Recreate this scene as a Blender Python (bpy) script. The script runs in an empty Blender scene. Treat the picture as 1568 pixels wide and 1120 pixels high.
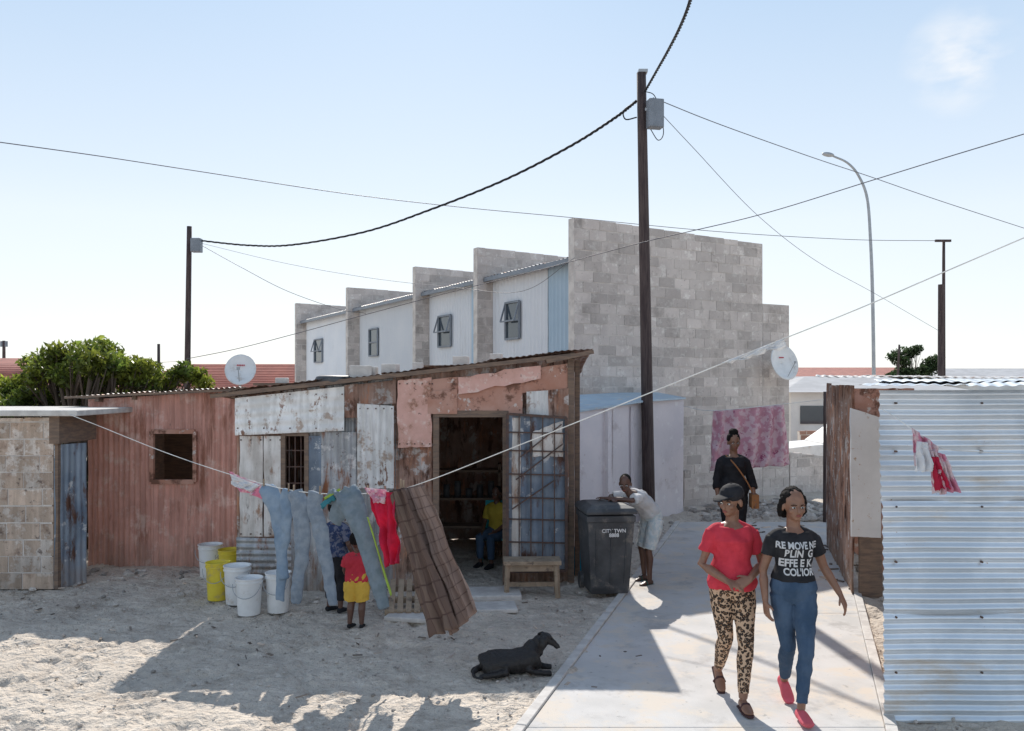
import bpy, bmesh, math, random, time, numpy as np
from mathutils import Vector, Matrix, noise
from mathutils.bvhtree import BVHTree
random.seed(7); rng=np.random.default_rng(7)
SC=bpy.context.scene
# surveyed camera station: level view, eye 2.43 m above the sand
F=1300.;CX=784.;HOR=590.;H=2.43
def W(px,py,d): return Vector(((px-CX)/F*d,d,H-(py-HOR)/F*d))
def G(px,py):
    d=H*F/(py-HOR); return Vector(((px-CX)/F*d,d,0))
V=Vector
# ---------------------------------------------------------------- helpers
def link(o,parent=None):
    SC.collection.objects.link(o)
    if parent: o.parent=parent
    return o
def grp(name):
    e=bpy.data.objects.new(name,None); e.empty_display_size=.2; return link(e)
TS=bpy.data.scenes.new('tmp')
def eval_mesh(o):
    TS.collection.objects.link(o)
    try:
        vl=TS.view_layers[0]; vl.update(); dg=vl.depsgraph; me=bpy.data.meshes.new_from_object(o.evaluated_get(dg))
    except Exception as ex:
        print('fallback',ex); SC.collection.objects.link(o); dg=bpy.context.evaluated_depsgraph_get(); me=bpy.data.meshes.new_from_object(o.evaluated_get(dg))
    bpy.data.objects.remove(o); return me
def mesh_obj(name,vs,fs,mat,parent=None,smooth=False,var=None,mi=None,uv=None):
    me=bpy.data.meshes.new(name); me.from_pydata([tuple(v) for v in vs],[],[tuple(f) for f in fs])
    for m in (mat if isinstance(mat,(list,tuple)) else [mat]): me.materials.append(m)
    n=len(me.polygons)
    if mi is not None: me.polygons.foreach_set('material_index',mi)
    me.polygons.foreach_set('use_smooth',[smooth]*n)
    a=me.attributes.new('var','FLOAT','POINT')
    a.data.foreach_set('value',np.ones(len(vs)) if var is None else np.asarray(var,dtype=float))
    if uv is not None:
        l=me.uv_layers.new(name='UVMap'); idx=np.zeros(len(me.loops),dtype=int); me.loops.foreach_get('vertex_index',idx)
        l.data.foreach_set('uv',np.asarray(uv)[idx].ravel())
    me.update()
    return link(bpy.data.objects.new(name,me),parent)
BOXF=[(0,3,2,1),(4,5,6,7),(0,1,5,4),(1,2,6,5),(2,3,7,6),(3,0,4,7)]
class MB:
    def __init__(s): s.v=[];s.f=[];s.var=[];s.mi=[]
    def box(s,o,ax,ay,az,var=1,mi=0):
        b=len(s.v); o=V(o);ax=V(ax);ay=V(ay);az=V(az)
        for z in (0,1):
            for x,y in ((0,0),(1,0),(1,1),(0,1)): s.v.append(o+ax*x+ay*y+az*z)
        s.f+=[tuple(b+i for i in f) for f in BOXF]; s.var+=[var]*8; s.mi+=[mi]*6
    def cbox(s,c,sx,sy,sz,rz=0,var=1,mi=0,rx=0):
        R=Matrix.Rotation(rz,3,'Z')@Matrix.Rotation(rx,3,'X'); ax=R@V((sx,0,0));ay=R@V((0,sy,0));az=R@V((0,0,sz))
        s.box(V(c)-(ax+ay+az)/2,ax,ay,az,var,mi)
    def beam(s,p0,p1,w,t,var=1,mi=0,up=(0,0,1)):
        p0=V(p0);p1=V(p1);d=p1-p0; u=V(up)
        a=d.cross(u)
        if a.length<1e-4: a=d.cross(V((0,1,0)))
        a.normalize(); b=a.cross(d).normalized()
        s.box(p0-a*w/2-b*t/2,d,a*w,b*t,var,mi)
    def tube(s,pts,rads,n=12,side=None,var=1,mi=0):
        pts=[V(p) for p in pts]; b=len(s.v); m=len(pts)
        for i,p in enumerate(pts):
            t=(pts[min(i+1,m-1)]-pts[max(i-1,0)]).normalized()
            if side is None:
                a=t.cross(V((0,0,1)))
                if a.length<.15: a=t.cross(V((0,1,0)))
                a.normalize()
                if i and a.dot(pa)<0: a=-a
            else:
                a=V(side); a=(a-t*a.dot(t)).normalized()
            pa=a; c=a.cross(t).normalized()
            r=rads[i] if isinstance(rads,(list,tuple)) else rads
            rx,ry=r if isinstance(r,(list,tuple)) else (r,r)
            for k in range(n):
                q=2*math.pi*k/n; s.v.append(p+a*rx*math.cos(q)+c*ry*math.sin(q)); s.var.append(var)
        for i in range(m-1):
            for k in range(n):
                k2=(k+1)%n; s.f.append((b+i*n+k,b+i*n+k2,b+(i+1)*n+k2,b+(i+1)*n+k)); s.mi.append(mi)
        s.f.append(tuple(b+k for k in range(n))[::-1]); s.f.append(tuple(b+(m-1)*n+k for k in range(n))); s.mi+=[mi,mi]
    def ell(s,c,r,R=None,n=16,mi=0,var=1):
        c=V(c); b=len(s.v); R=R or Matrix.Identity(3); m=n//2+1
        for i in range(1,m):
            th=math.pi*i/m
            for k in range(n):
                q=2*math.pi*k/n
                s.v.append(c+R@V((r[0]*math.sin(th)*math.cos(q),r[1]*math.sin(th)*math.sin(q),r[2]*math.cos(th)))); s.var.append(var)
        s.v.append(c+R@V((0,0,r[2]))); s.v.append(c-R@V((0,0,r[2]))); s.var+=[var,var]
        T=len(s.v)-2;B=T+1
        for i in range(m-2):
            for k in range(n):
                k2=(k+1)%n; s.f.append((b+i*n+k,b+(i+1)*n+k,b+(i+1)*n+k2,b+i*n+k2)); s.mi.append(mi)
        for k in range(n):
            k2=(k+1)%n; s.f.append((T,b+k,b+k2)); s.f.append((B,b+(m-2)*n+k2,b+(m-2)*n+k)); s.mi+=[mi,mi]
    def obj(s,name,mat,parent=None,smooth=False,bevel=0):
        o=mesh_obj(name,s.v,s.f,mat,parent,smooth,s.var,s.mi)
        if bevel:
            m=o.modifiers.new('b','BEVEL'); m.width=bevel; m.segments=2; m.limit_method='ANGLE'
        return o
TAB=rng.random((256,256))
def vn(x,y):
    xi=np.floor(x).astype(int);yi=np.floor(y).astype(int);fx=x-xi;fy=y-yi
    fx=fx*fx*(3-2*fx);fy=fy*fy*(3-2*fy)
    g=lambda a,b:TAB[a%256,b%256]
    return (g(xi,yi)*(1-fx)+g(xi+1,yi)*fx)*(1-fy)+(g(xi,yi+1)*(1-fx)+g(xi+1,yi+1)*fx)*fy-.5
def fbm(x,y,o=4):
    r=0;a=1
    for i in range(o): r=r+a*vn(x*2**i+i*17.3,y*2**i+i*9.1);a*=.5
    return r
def remesh(name,mb,vox,mat,parent=None,it=2,wr=0,wf=14,M4=None):
    me=bpy.data.meshes.new('t'); me.from_pydata([tuple(v) for v in mb.v],[],mb.f)
    bm=bmesh.new(); bm.from_mesh(me); bmesh.ops.recalc_face_normals(bm,faces=bm.faces); bm.to_mesh(me); bm.free()
    o=bpy.data.objects.new('t',me)
    r=o.modifiers.new('r','REMESH'); r.mode='VOXEL'; r.voxel_size=vox
    if it: sm=o.modifiers.new('s','SMOOTH'); sm.factor=.5; sm.iterations=it
    nm=eval_mesh(o); bpy.data.meshes.remove(me)
    nm.name=name; nm.materials.clear(); nm.materials.append(mat)
    nm.polygons.foreach_set('use_smooth',[True]*len(nm.polygons))
    if wr:
        n=len(nm.vertices); c=np.zeros(n*3); nm.vertices.foreach_get('co',c); c=c.reshape(-1,3)
        nr=np.zeros(n*3); nm.vertices.foreach_get('normal',nr); nr=nr.reshape(-1,3)
        x,y,z=c.T
        a=2*vn((x+.6*y)*wf+4*z+30,z*wf*.75+x*7+50)+.9*vn((x-.8*y)*wf*2.1+90,z*wf*1.9-x*9+20)
        c=c+nr*(a*wr*.9)[:,None]; nm.vertices.foreach_set('co',c.ravel())
    if M4 is not None: nm.transform(M4)
    nm.update()
    return link(bpy.data.objects.new(name,nm),parent)
def curve(name,pts,r,mat,parent=None,cyc=False):
    c=bpy.data.curves.new(name,'CURVE'); c.dimensions='3D'; c.bevel_depth=r; c.bevel_resolution=2; c.use_fill_caps=True
    s=c.splines.new('POLY'); s.points.add(len(pts)-1)
    for i,p in enumerate(pts): s.points[i].co=(p[0],p[1],p[2],1)
    s.use_cyclic_u=cyc; c.materials.append(mat)
    return link(bpy.data.objects.new(name,c),parent)
def smooth_pts(pts,n=8):
    P=[V(p) for p in pts]; P=[P[0]*2-P[1]]+P+[P[-1]*2-P[-2]]; out=[]
    for i in range(1,len(P)-2):
        for k in range(n):
            t=k/n; a,b,c,d=P[i-1:i+3]
            out.append(.5*((2*b)+(c-a)*t+(2*a-5*b+4*c-d)*t*t+(3*b-a-3*c+d)*t**3))
    out.append(P[-2]); return out
# ---------------------------------------------------------------- materials
def nodes(name):
    m=bpy.data.materials.new(name); m.use_nodes=True; nt=m.node_tree; nt.nodes.clear(); return m,nt
def M(name,c1,c2=None,sc=5,rough=.85,metal=0,bump=.3,bsc=60,bd=.004,stains=(),var=False,stretch=(1,1,1),trans=0,uv=False,spec=.3,lo=.35,hi=.65,grime=0):
    m,nt=nodes(name); N=nt.nodes; L=nt.links
    out=N.new('ShaderNodeOutputMaterial'); p=N.new('ShaderNodeBsdfPrincipled')
    tc=N.new('ShaderNodeTexCoord'); co=tc.outputs['UV' if uv else 'Object']
    def mp(st):
        a=N.new('ShaderNodeMapping'); L.new(co,a.inputs[0]); a.inputs['Scale'].default_value=st; return a.outputs[0]
    base=mp(stretch)
    def nz(scale,vec,det=6,ro=.6):
        n=N.new('ShaderNodeTexNoise'); n.inputs['Scale'].default_value=scale; n.inputs['Detail'].default_value=det; n.inputs['Roughness'].default_value=ro
        L.new(vec,n.inputs['Vector']); return n.outputs['Fac']
    def ramp(f,a,b):
        r=N.new('ShaderNodeMapRange'); r.inputs[1].default_value=a; r.inputs[2].default_value=b; r.interpolation_type='SMOOTHSTEP'
        L.new(f,r.inputs[0]); return r.outputs[0]
    def mix(f,a,b,mode='MIX'):
        x=N.new('ShaderNodeMix'); x.data_type='RGBA'; x.blend_type=mode
        for s,val in ((0,f),(6,a),(7,b)):
            if isinstance(val,(tuple,list)): x.inputs[s].default_value=(*val,1)[:4]
            elif isinstance(val,(int,float)): x.inputs[s].default_value=val
            else: L.new(val,x.inputs[s])
        return x.outputs[2]
    c2=c2 or tuple(v*.8 for v in c1)
    col=mix(ramp(nz(sc,base),lo,hi),c1,c2)
    for i,st in enumerate(stains):
        scol,ssc,a,b=st[:4]; vec=mp(st[4]) if len(st)>4 else base
        n=nz(ssc+i*.37,vec,8,.7); col=mix(ramp(n,a-.035,b-.045),col,scol)
    if grime: # soil splash near the ground and run-off streaks
        s=N.new('ShaderNodeSeparateXYZ'); L.new(co,s.inputs[0]); n=nz(9,mp((1,1,.5)))
        a=N.new('ShaderNodeMath'); a.operation='MULTIPLY_ADD'; L.new(n,a.inputs[0]); a.inputs[1].default_value=-1.1; L.new(s.outputs[2],a.inputs[2])
        r=N.new('ShaderNodeMapRange'); r.inputs[1].default_value=-.05; r.inputs[2].default_value=-.5; r.inputs[4].default_value=grime; L.new(a.outputs[0],r.inputs[0])
        col=mix(r.outputs[0],col,(.34,.26,.20))
        col=mix(1.0,col,mix(ramp(nz(12,mp((1,1,.12)),4),.40,.62),(.86,.84,.82),(1.1,1.08,1.07)),'MULTIPLY')
    if var:
        at=N.new('ShaderNodeAttribute'); at.attribute_name='var'
        col=mix(1.0,col,at.outputs['Fac'],'MULTIPLY')
    L.new(col,p.inputs['Base Color']); p.inputs['Roughness'].default_value=rough; p.inputs['Metallic'].default_value=metal
    p.inputs['Specular IOR Level'].default_value=spec
    if bump:
        b=N.new('ShaderNodeBump'); b.inputs['Strength'].default_value=bump; b.inputs['Distance'].default_value=bd
        L.new(nz(bsc,mp((1,1,1)),4),b.inputs['Height']); L.new(b.outputs[0],p.inputs['Normal'])
    if trans:
        t=N.new('ShaderNodeBsdfTranslucent'); L.new(col,t.inputs[0]); ms=N.new('ShaderNodeMixShader'); ms.inputs[0].default_value=trans
        L.new(p.outputs[0],ms.inputs[1]); L.new(t.outputs[0],ms.inputs[2]); L.new(ms.outputs[0],out.inputs[0])
    else: L.new(p.outputs[0],out.inputs[0])
    return m
rust=(.24,.105,.055); drust=(.10,.05,.035)
m_sand=M('sand',(.68,.595,.50),(.56,.49,.415),sc=.9,bump=1,bsc=14,bd=.06,stains=[((.47,.40,.33),2.2,.53,.72),((.72,.64,.55),7,.56,.7),((.38,.32,.26),19,.61,.70),((.28,.235,.20),55,.64,.72)])
m_path=M('concrete_paving',(.64,.62,.60),(.55,.535,.515),sc=1.6,bump=.4,bsc=90,stains=[((.67,.60,.52),2.2,.50,.66),((.46,.44,.42),1.3,.56,.72),((.38,.365,.35),14,.64,.75)])
m_kerb=M('concrete_edging',(.68,.65,.61),(.54,.51,.48),sc=8,bsc=60)
m_pink=M('pink_painted_iron',(.74,.40,.325),(.60,.32,.26),sc=2.2,metal=.0,rough=.6,var=True,grime=.35,stains=[((.78,.54,.47),4,.54,.7),((.36,.16,.11),3.2,.58,.72,(1,1,.2)),((.15,.09,.075),12,.68,.76,(1,1,.3))])
m_galv=M('weathered_galvanised_iron',(.44,.46,.48),(.30,.315,.33),sc=2.5,metal=.3,rough=.5,var=True,grime=.6,stains=[((.58,.58,.58),5,.56,.66),(rust,3,.55,.67,(1,1,.3)),(drust,14,.63,.72)])
m_galvr=M('rusty_iron',(.28,.155,.11),(.40,.28,.23),sc=3,metal=.05,rough=.75,var=True,grime=.5,stains=[((.54,.50,.48),4,.57,.65),((.48,.24,.15),7,.56,.68,(1,1,.3)),(drust,6,.55,.69,(1,1,.3))])
m_bright=M('new_galvanised_iron',(.74,.78,.82),(.60,.65,.70),sc=2,metal=.5,rough=.34,var=True,stains=[((.60,.52,.43),1.6,.54,.78,(.5,.5,2)),((.38,.26,.18),20,.70,.78)])
m_blueiron=M('blue_grey_iron',(.15,.195,.26),(.23,.28,.34),sc=3,metal=.15,rough=.5,var=True,grime=.4,stains=[((.52,.54,.56),5,.61,.67),(drust,5,.57,.68,(1,1,.3))])
m_white=M('peeling_white_paint',(.82,.83,.82),(.72,.72,.71),sc=4,rough=.6,var=True,grime=.3,stains=[((.46,.37,.31),3.5,.56,.64),((.24,.14,.10),8,.62,.69,(1,1,.4))])
m_whboard=M('white_weathered_board',(.74,.72,.69),(.60,.56,.52),sc=4,grime=.6,stains=[((.36,.22,.15),3,.52,.63,(1,1,.4)),((.14,.11,.10),8,.60,.70,(2,2,.3))])
m_pboard=M('pink_board',(.76,.46,.39),(.64,.37,.30),sc=4,stains=[((.36,.19,.13),4,.59,.70),((.80,.60,.53),8,.56,.68),((.16,.09,.08),11,.65,.72)])
m_rboard=M('rusted_board',(.48,.24,.17),(.56,.33,.26),sc=3,stains=[((.20,.10,.07),5,.55,.67),((.66,.57,.52),6,.62,.67)])
m_wood=M('old_timber',(.26,.18,.13),(.17,.125,.10),sc=6,stretch=(1,1,6),bump=.5,bsc=50)
m_woodl=M('pale_timber',(.42,.32,.23),(.30,.23,.165),sc=6,bump=.5,bsc=50,stains=[((.17,.13,.10),9,.56,.7)])
m_pole=M('creosoted_pole',(.05,.034,.035),(.10,.073,.068),sc=8,stretch=(4,4,.3),rough=.7,bump=.5,bsc=30)
m_block=M('concrete_block',(.66,.595,.55),(.56,.50,.465),sc=3,bump=.7,bsc=60,bd=.008,var=True,stains=[((.74,.69,.64),6,.55,.68),((.46,.41,.375),1.6,.56,.72),((.36,.32,.29),16,.63,.72)])
m_mortar=M('mortar',(.72,.67,.62),(.54,.495,.46),sc=5,bump=.7,bsc=40,bd=.01)
m_brickb=M('tan_block',(.58,.46,.37),(.46,.36,.29),sc=4,bump=.7,bsc=50,bd=.008,var=True,grime=.5,stains=[((.70,.63,.57),4,.54,.63),((.38,.28,.22),6,.56,.70),((.20,.16,.14),12,.62,.72)])
m_clad=M('white_cladding',(.84,.86,.89),(.79,.82,.86),sc=1,rough=.5,bump=0,var=True,stains=[((.66,.66,.66),3,.6,.8,(1,1,.2))])
m_cladb=M('blue_cladding',(.44,.56,.66),(.40,.52,.62),sc=1,rough=.5,bump=0,var=True)
m_frame=M('window_frame',(.24,.27,.31),bump=0,rough=.4)
m_glass,nt=nodes('window_glass'); p=nt.nodes.new('ShaderNodeBsdfPrincipled'); p.inputs['Base Color'].default_value=(.05,.07,.09,1); p.inputs['Roughness'].default_value=.06; p.inputs['Specular IOR Level'].default_value=.8
nt.links.new(p.outputs[0],nt.nodes.new('ShaderNodeOutputMaterial').inputs[0])
m_shed=M('lilac_concrete',(.80,.74,.75),(.73,.68,.70),sc=1.5,var=True,stains=[((.62,.555,.555),2.5,.57,.74),((.86,.82,.82),3,.6,.7),((.42,.30,.26),7,.69,.76)])
m_cable=M('black_cable',(.02,.02,.025),bump=0,rough=.6)
m_wire=M('grey_wire',(.14,.14,.16),bump=0,rough=.5)
m_line=M('washing_line',(.8,.8,.77),bump=0)
m_steel=M('galvanised_steel',(.42,.44,.46),(.36,.38,.4),metal=.5,rough=.5,bump=0)
m_iron=M('rusty_bar',(.09,.07,.065),(.15,.09,.07),sc=20,bump=0)
m_wplast=M('white_plastic',(.84,.84,.83),(.76,.76,.75),sc=5,rough=.4,bump=.1,stains=[((.60,.55,.50),5,.59,.74)])
m_yplast=M('yellow_plastic',(.80,.66,.07),(.72,.56,.06),sc=5,rough=.4,bump=.1,stains=[((.52,.42,.18),5,.60,.74)])
m_bin=M('bin_plastic',(.055,.058,.063),(.09,.095,.10),sc=3,rough=.5,bump=.15,bsc=120,stains=[((.22,.20,.18),5,.56,.78)])
m_tile=M('red_roof_tile',(.50,.22,.175),(.40,.18,.15),sc=2,bsc=8,bump=.6)
m_tree=M('bark',(.12,.09,.07),bump=.6,bsc=40)
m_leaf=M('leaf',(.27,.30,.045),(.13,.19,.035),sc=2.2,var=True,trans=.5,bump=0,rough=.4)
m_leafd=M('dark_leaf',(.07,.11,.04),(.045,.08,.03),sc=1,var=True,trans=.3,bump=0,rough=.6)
m_red=M('red_cloth',(.74,.06,.09),(.62,.045,.07),sc=9,trans=.12,bump=.3,bsc=250,bd=.001)
m_redl=M('crimson_laundry',(.68,.035,.10),(.57,.03,.08),sc=9,trans=.4,bump=.2,bsc=200,bd=.001)
m_denim=M('blue_denim',(.040,.075,.13),(.075,.12,.19),sc=6,bump=.5,bsc=300,bd=.001,stretch=(1,1,.6),lo=.35,hi=.7)
m_ldenim=M('washed_denim',(.20,.28,.38),(.31,.39,.48),sc=5,trans=.10,bump=.4,bsc=250,bd=.001)
m_gsweat=M('grey_jersey',(.22,.265,.32),(.30,.345,.40),sc=14,trans=.12,bump=.4,bsc=260,bd=.001)
m_gtrack=M('slate_jersey',(.17,.22,.255),(.23,.28,.32),sc=12,trans=.12,bump=.4,bsc=260,bd=.001)
m_lime=M('lime_trim',(.40,.56,.10),bump=0,trans=.2)
m_teal=M('teal_trim',(.06,.27,.33),bump=0,trans=.2)
m_turq=M('turquoise_plastic',(.05,.45,.50),bump=0)
m_black=M('black_cloth',(.014,.014,.017),(.026,.026,.030),sc=8,bump=.3,bsc=200,bd=.001)
m_wcloth=M('white_cloth',(.84,.84,.84),(.76,.77,.79),sc=8,trans=.3,bump=.2,bsc=200,bd=.001)
m_pcloth=M('pink_patterned_cloth',(.72,.30,.42),(.82,.68,.70),sc=9,trans=.35,lo=.45,hi=.55,bump=0)
m_shorts=M('pale_shorts',(.70,.74,.74),(.56,.65,.68),sc=20,lo=.45,hi=.55,bump=.2,bsc=200,bd=.001)
m_yshort=M('yellow_shorts',(.78,.50,.08),(.69,.43,.07),sc=9,bump=.2,bsc=200,bd=.001)
m_skin=M('brown_skin',(.29,.15,.095),(.23,.118,.075),sc=10,rough=.42,bump=.1,bsc=200,bd=.001,spec=.5)
m_skind=M('deep_brown_skin',(.14,.073,.052),(.115,.06,.043),sc=10,rough=.42,bump=.1,bsc=200,bd=.001,spec=.5)
m_hair=M('black_hair',(.010,.009,.009),(.018,.015,.014),sc=40,rough=.85,bump=.9,bsc=160,bd=.006,spec=.15)
m_eye=M('eye_white',(.7,.68,.65),bump=0,rough=.3); m_iris=M('iris',(.01,.008,.006),bump=0,rough=.2); m_lip=M('lip',(.33,.11,.09),bump=0,rough=.4)
m_pshoe=M('pink_shoe',(.76,.14,.19),(.66,.12,.14),bump=.1); m_sandal=M('sandal',(.05,.13,.11),bump=.1); m_dsandal=M('dark_sandal',(.09,.045,.045),bump=.1)
m_dog=M('black_fur',(.012,.010,.010),(.024,.021,.020),sc=30,rough=.5,bump=.9,bsc=120,bd=.006,stretch=(1,4,4),spec=.45)
m_rock=M('rubble_stone',(.54,.49,.44),(.37,.33,.295),sc=6,var=True,bump=.6,bsc=50)
m_bag=M('tan_leather',(.42,.19,.08),bump=.2); m_lid=M('sign_red',(.62,.10,.12),bump=0)
m_litter=M('litter',(.34,.27,.21),(.22,.19,.17),sc=4,var=True)
def leopard():
    m,nt=nodes('leopard_print'); N=nt.nodes;L=nt.links
    out=N.new('ShaderNodeOutputMaterial');p=N.new('ShaderNodeBsdfPrincipled');tc=N.new('ShaderNodeTexCoord')
    nz=N.new('ShaderNodeTexNoise');nz.inputs['Scale'].default_value=30;L.new(tc.outputs['Object'],nz.inputs[0])
    mx=N.new('ShaderNodeMix');mx.data_type='VECTOR';mx.inputs[0].default_value=.03;L.new(tc.outputs['Object'],mx.inputs[4]);L.new(nz.outputs['Color'],mx.inputs[5])
    v=N.new('ShaderNodeTexVoronoi');v.inputs['Scale'].default_value=42;L.new(mx.outputs[1],v.inputs[0])
    r=N.new('ShaderNodeValToRGB');e=r.color_ramp;e.elements[0].color=(.30,.16,.08,1);e.elements[0].position=.0
    e.elements[1].color=(.56,.38,.25,1);e.elements[1].position=.62
    for ps,c in ((.2,(.30,.16,.08,1)),(.26,(.03,.018,.012,1)),(.52,(.03,.018,.012,1)),(.58,(.52,.35,.23,1))):
        q=e.elements.new(ps);q.color=c
    L.new(v.outputs['Distance'],r.inputs[0]);L.new(r.outputs[0],p.inputs[0]);p.inputs['Roughness'].default_value=.8;L.new(p.outputs[0],out.inputs[0]);return m
m_leo=leopard()
def plaid(name,c0,c1,c2,n):
    m,nt=nodes(name);N=nt.nodes;L=nt.links
    out=N.new('ShaderNodeOutputMaterial');p=N.new('ShaderNodeBsdfPrincipled');tc=N.new('ShaderNodeTexCoord');s=N.new('ShaderNodeSeparateXYZ');L.new(tc.outputs['UV'],s.inputs[0])
    def stripe(o,k,th):
        a=N.new('ShaderNodeMath');a.operation='MULTIPLY';a.inputs[1].default_value=k;L.new(o,a.inputs[0])
        b=N.new('ShaderNodeMath');b.operation='FRACT';L.new(a.outputs[0],b.inputs[0])
        c=N.new('ShaderNodeMath');c.operation='LESS_THAN';c.inputs[1].default_value=th;L.new(b.outputs[0],c.inputs[0]);return c.outputs[0]
    def mix(f,a,b):
        x=N.new('ShaderNodeMix');x.data_type='RGBA'
        L.new(f,x.inputs[0])
        for i,q in ((6,a),(7,b)):
            if isinstance(q,tuple): x.inputs[i].default_value=(*q,1)
            else: L.new(q,x.inputs[i])
        return x.outputs[2]
    c=mix(stripe(s.outputs[0],n,.45),c0,c1); c=mix(stripe(s.outputs[1],n*3,.10),c,c2); c=mix(stripe(s.outputs[0],n*2,.08),c,c2)
    L.new(c,p.inputs[0]);p.inputs['Roughness'].default_value=.9
    t=N.new('ShaderNodeBsdfTranslucent');L.new(c,t.inputs[0]);ms=N.new('ShaderNodeMixShader');ms.inputs[0].default_value=.15
    L.new(p.outputs[0],ms.inputs[1]);L.new(t.outputs[0],ms.inputs[2]);L.new(ms.outputs[0],out.inputs[0]);return m
m_plaid=plaid('brown_plaid',(.25,.175,.145),(.30,.21,.175),(.17,.11,.09),4)
m_plaidd=plaid('dark_brown_plaid',(.15,.097,.077),(.19,.13,.10),(.10,.06,.05),3)
# ---------------------------------------------------------------- sheet builders
def corr(name,bl,br,tr,tl,mat,parent,pitch=.076,amp=.009,horiz=False,dent=.008,sheet=.7,jag=.02):
    bl,br,tr,tl=map(V,(bl,br,tr,tl))
    n=(br-bl).cross(tl-bl).normalized()
    Lw=((br-bl).length+(tr-tl).length)/2; Lh=((tl-bl).length+(tr-br).length)/2
    Lm,Ls=(Lh,Lw) if horiz else (Lw,Lh)
    k=max(1,round(Lm/sheet)) if sheet else 1
    vs=[];fs=[];va=[]
    for i in range(k):
        a0=i/k-(.012/Lm if i else 0); a1=(i+1)/k; off=(i%2)*.007+random.uniform(0,.006); vv=random.uniform(.82,1.14)
        j0=random.uniform(-jag,jag)/Ls if k>1 else 0; j1=random.uniform(-jag,jag)/Ls if k>1 else 0
        nu=max(4,int((a1-a0)*Lm/pitch*8)); nv=max(3,int(Ls/.16)); b=len(vs); sd=random.uniform(0,50)
        for q in range(nv+1):
            for r in range(nu+1):
                a=a0+(a1-a0)*r/nu; c=q/nv; c2=c*(1+j1-j0)+j0
                u,v=(c2,a) if horiz else (a,c2)
                p=(bl*(1-u)+br*u)*(1-v)+(tl*(1-u)+tr*u)*v
                w=amp*math.sin(2*math.pi*a*Lm/pitch+.35*noise.noise(V((u*Lw*2+sd,v*Lh*3,5))))+off+dent*noise.noise(V((u*Lw*1.7+sd,v*Lh*1.7,0)))*2
                vs.append(p+n*w); va.append(vv)
        for q in range(nv):
            for r in range(nu):
                e=b+q*(nu+1)+r; fs.append((e,e+1,e+nu+2,e+nu+1))
    return mesh_obj(name,vs,fs,mat,parent,True,va)
def board(name,pts,th,mat,parent,rag=.007):
    P=[V(p) for p in pts]; n=(P[1]-P[0]).cross(P[3]-P[0]).normalized()
    out=[]; m=9
    for i in range(4):
        a,b=P[i],P[(i+1)%4]; L_=(b-a).length; per=(b-a).normalized().cross(n)
        for k in range(m):
            p=a.lerp(b,k/m)
            if k: p=p+per*random.uniform(-rag,rag)*min(1,L_)
            out.append(p)
    N_=len(out); vs=[p-n*th for p in out]+out
    fs=[tuple(range(N_))[::-1],tuple(range(N_,2*N_))]+[(i,(i+1)%N_,N_+(i+1)%N_,N_+i) for i in range(N_)]
    return mesh_obj(name,vs,fs,mat,parent)
class Wall:
    def __init__(s,A,B): s.A=V((A[0],A[1],0));s.B=V((B[0],B[1],0));s.d=(s.B-s.A).normalized();s.n=s.d.cross(V((0,0,1))).normalized()
    def pt(s,px,py,off=0):
        r=V(((px-CX)/F,1,-(py-HOR)/F)); o=V((0,0,H)); t=((s.A+s.n*off)-o).dot(s.n)/r.dot(s.n); return o+r*t
    def q(s,x0,yt0,x1,yt1,yb0,yb1,off=0):
        return [s.pt(x0,yb0,off),s.pt(x1,yb1,off),s.pt(x1,yt1,off),s.pt(x0,yt0,off)]
def blockwall(name,o,d,length,top,parent,mat=m_block,th=.2,bh=.2,bl=.4,z0=0):
    o=V((o[0],o[1],z0)); d=V((d[0],d[1],0)).normalized(); bk=V((-d.y,d.x,0)); mb=MB(); z=0; r=0
    while True:
        u=-(bl/2 if r%2 else 0)+random.uniform(-.04,.04); any_=False; sag=random.uniform(-.004,.004)
        while u<length-.01:
            w_=bl*random.choice([1,1,1,.98,1.02,1]); a=max(u,0)+.008; b=min(u+w_,length)-.008; zt=min(z+bh-.016,min(top(a),top(b))-z0)
            if b-a>.03 and zt-z>.03:
                any_=True; e=random.uniform(-.004,.004); e2=random.uniform(-.004,.004)+sag
                mb.box(o+d*a+bk*e+V((0,0,z+e2)),d*(b-a),bk*(th-2*e),V((0,0,zt-z)),random.choice([1,1,1,.92,1.06,.82,1.12,.96,.88,.78]))
            u+=w_
        z+=bh; r+=1
        if not any_ or z>12: break
    w=mb.obj(name,mat,parent)
    P0=o+bk*.006; P1=P0+d*length; b2=bk*(th-.012); t0=V((0,0,top(0)-z0-.012)); t1=V((0,0,top(length)-z0-.012))
    vs=[P0,P1,P1+b2,P0+b2,P0+t0,P1+t1,P1+b2+t1,P0+b2+t0]
    mesh_obj(name+'_mortar',vs,BOXF,m_mortar,parent)
    return w
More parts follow.
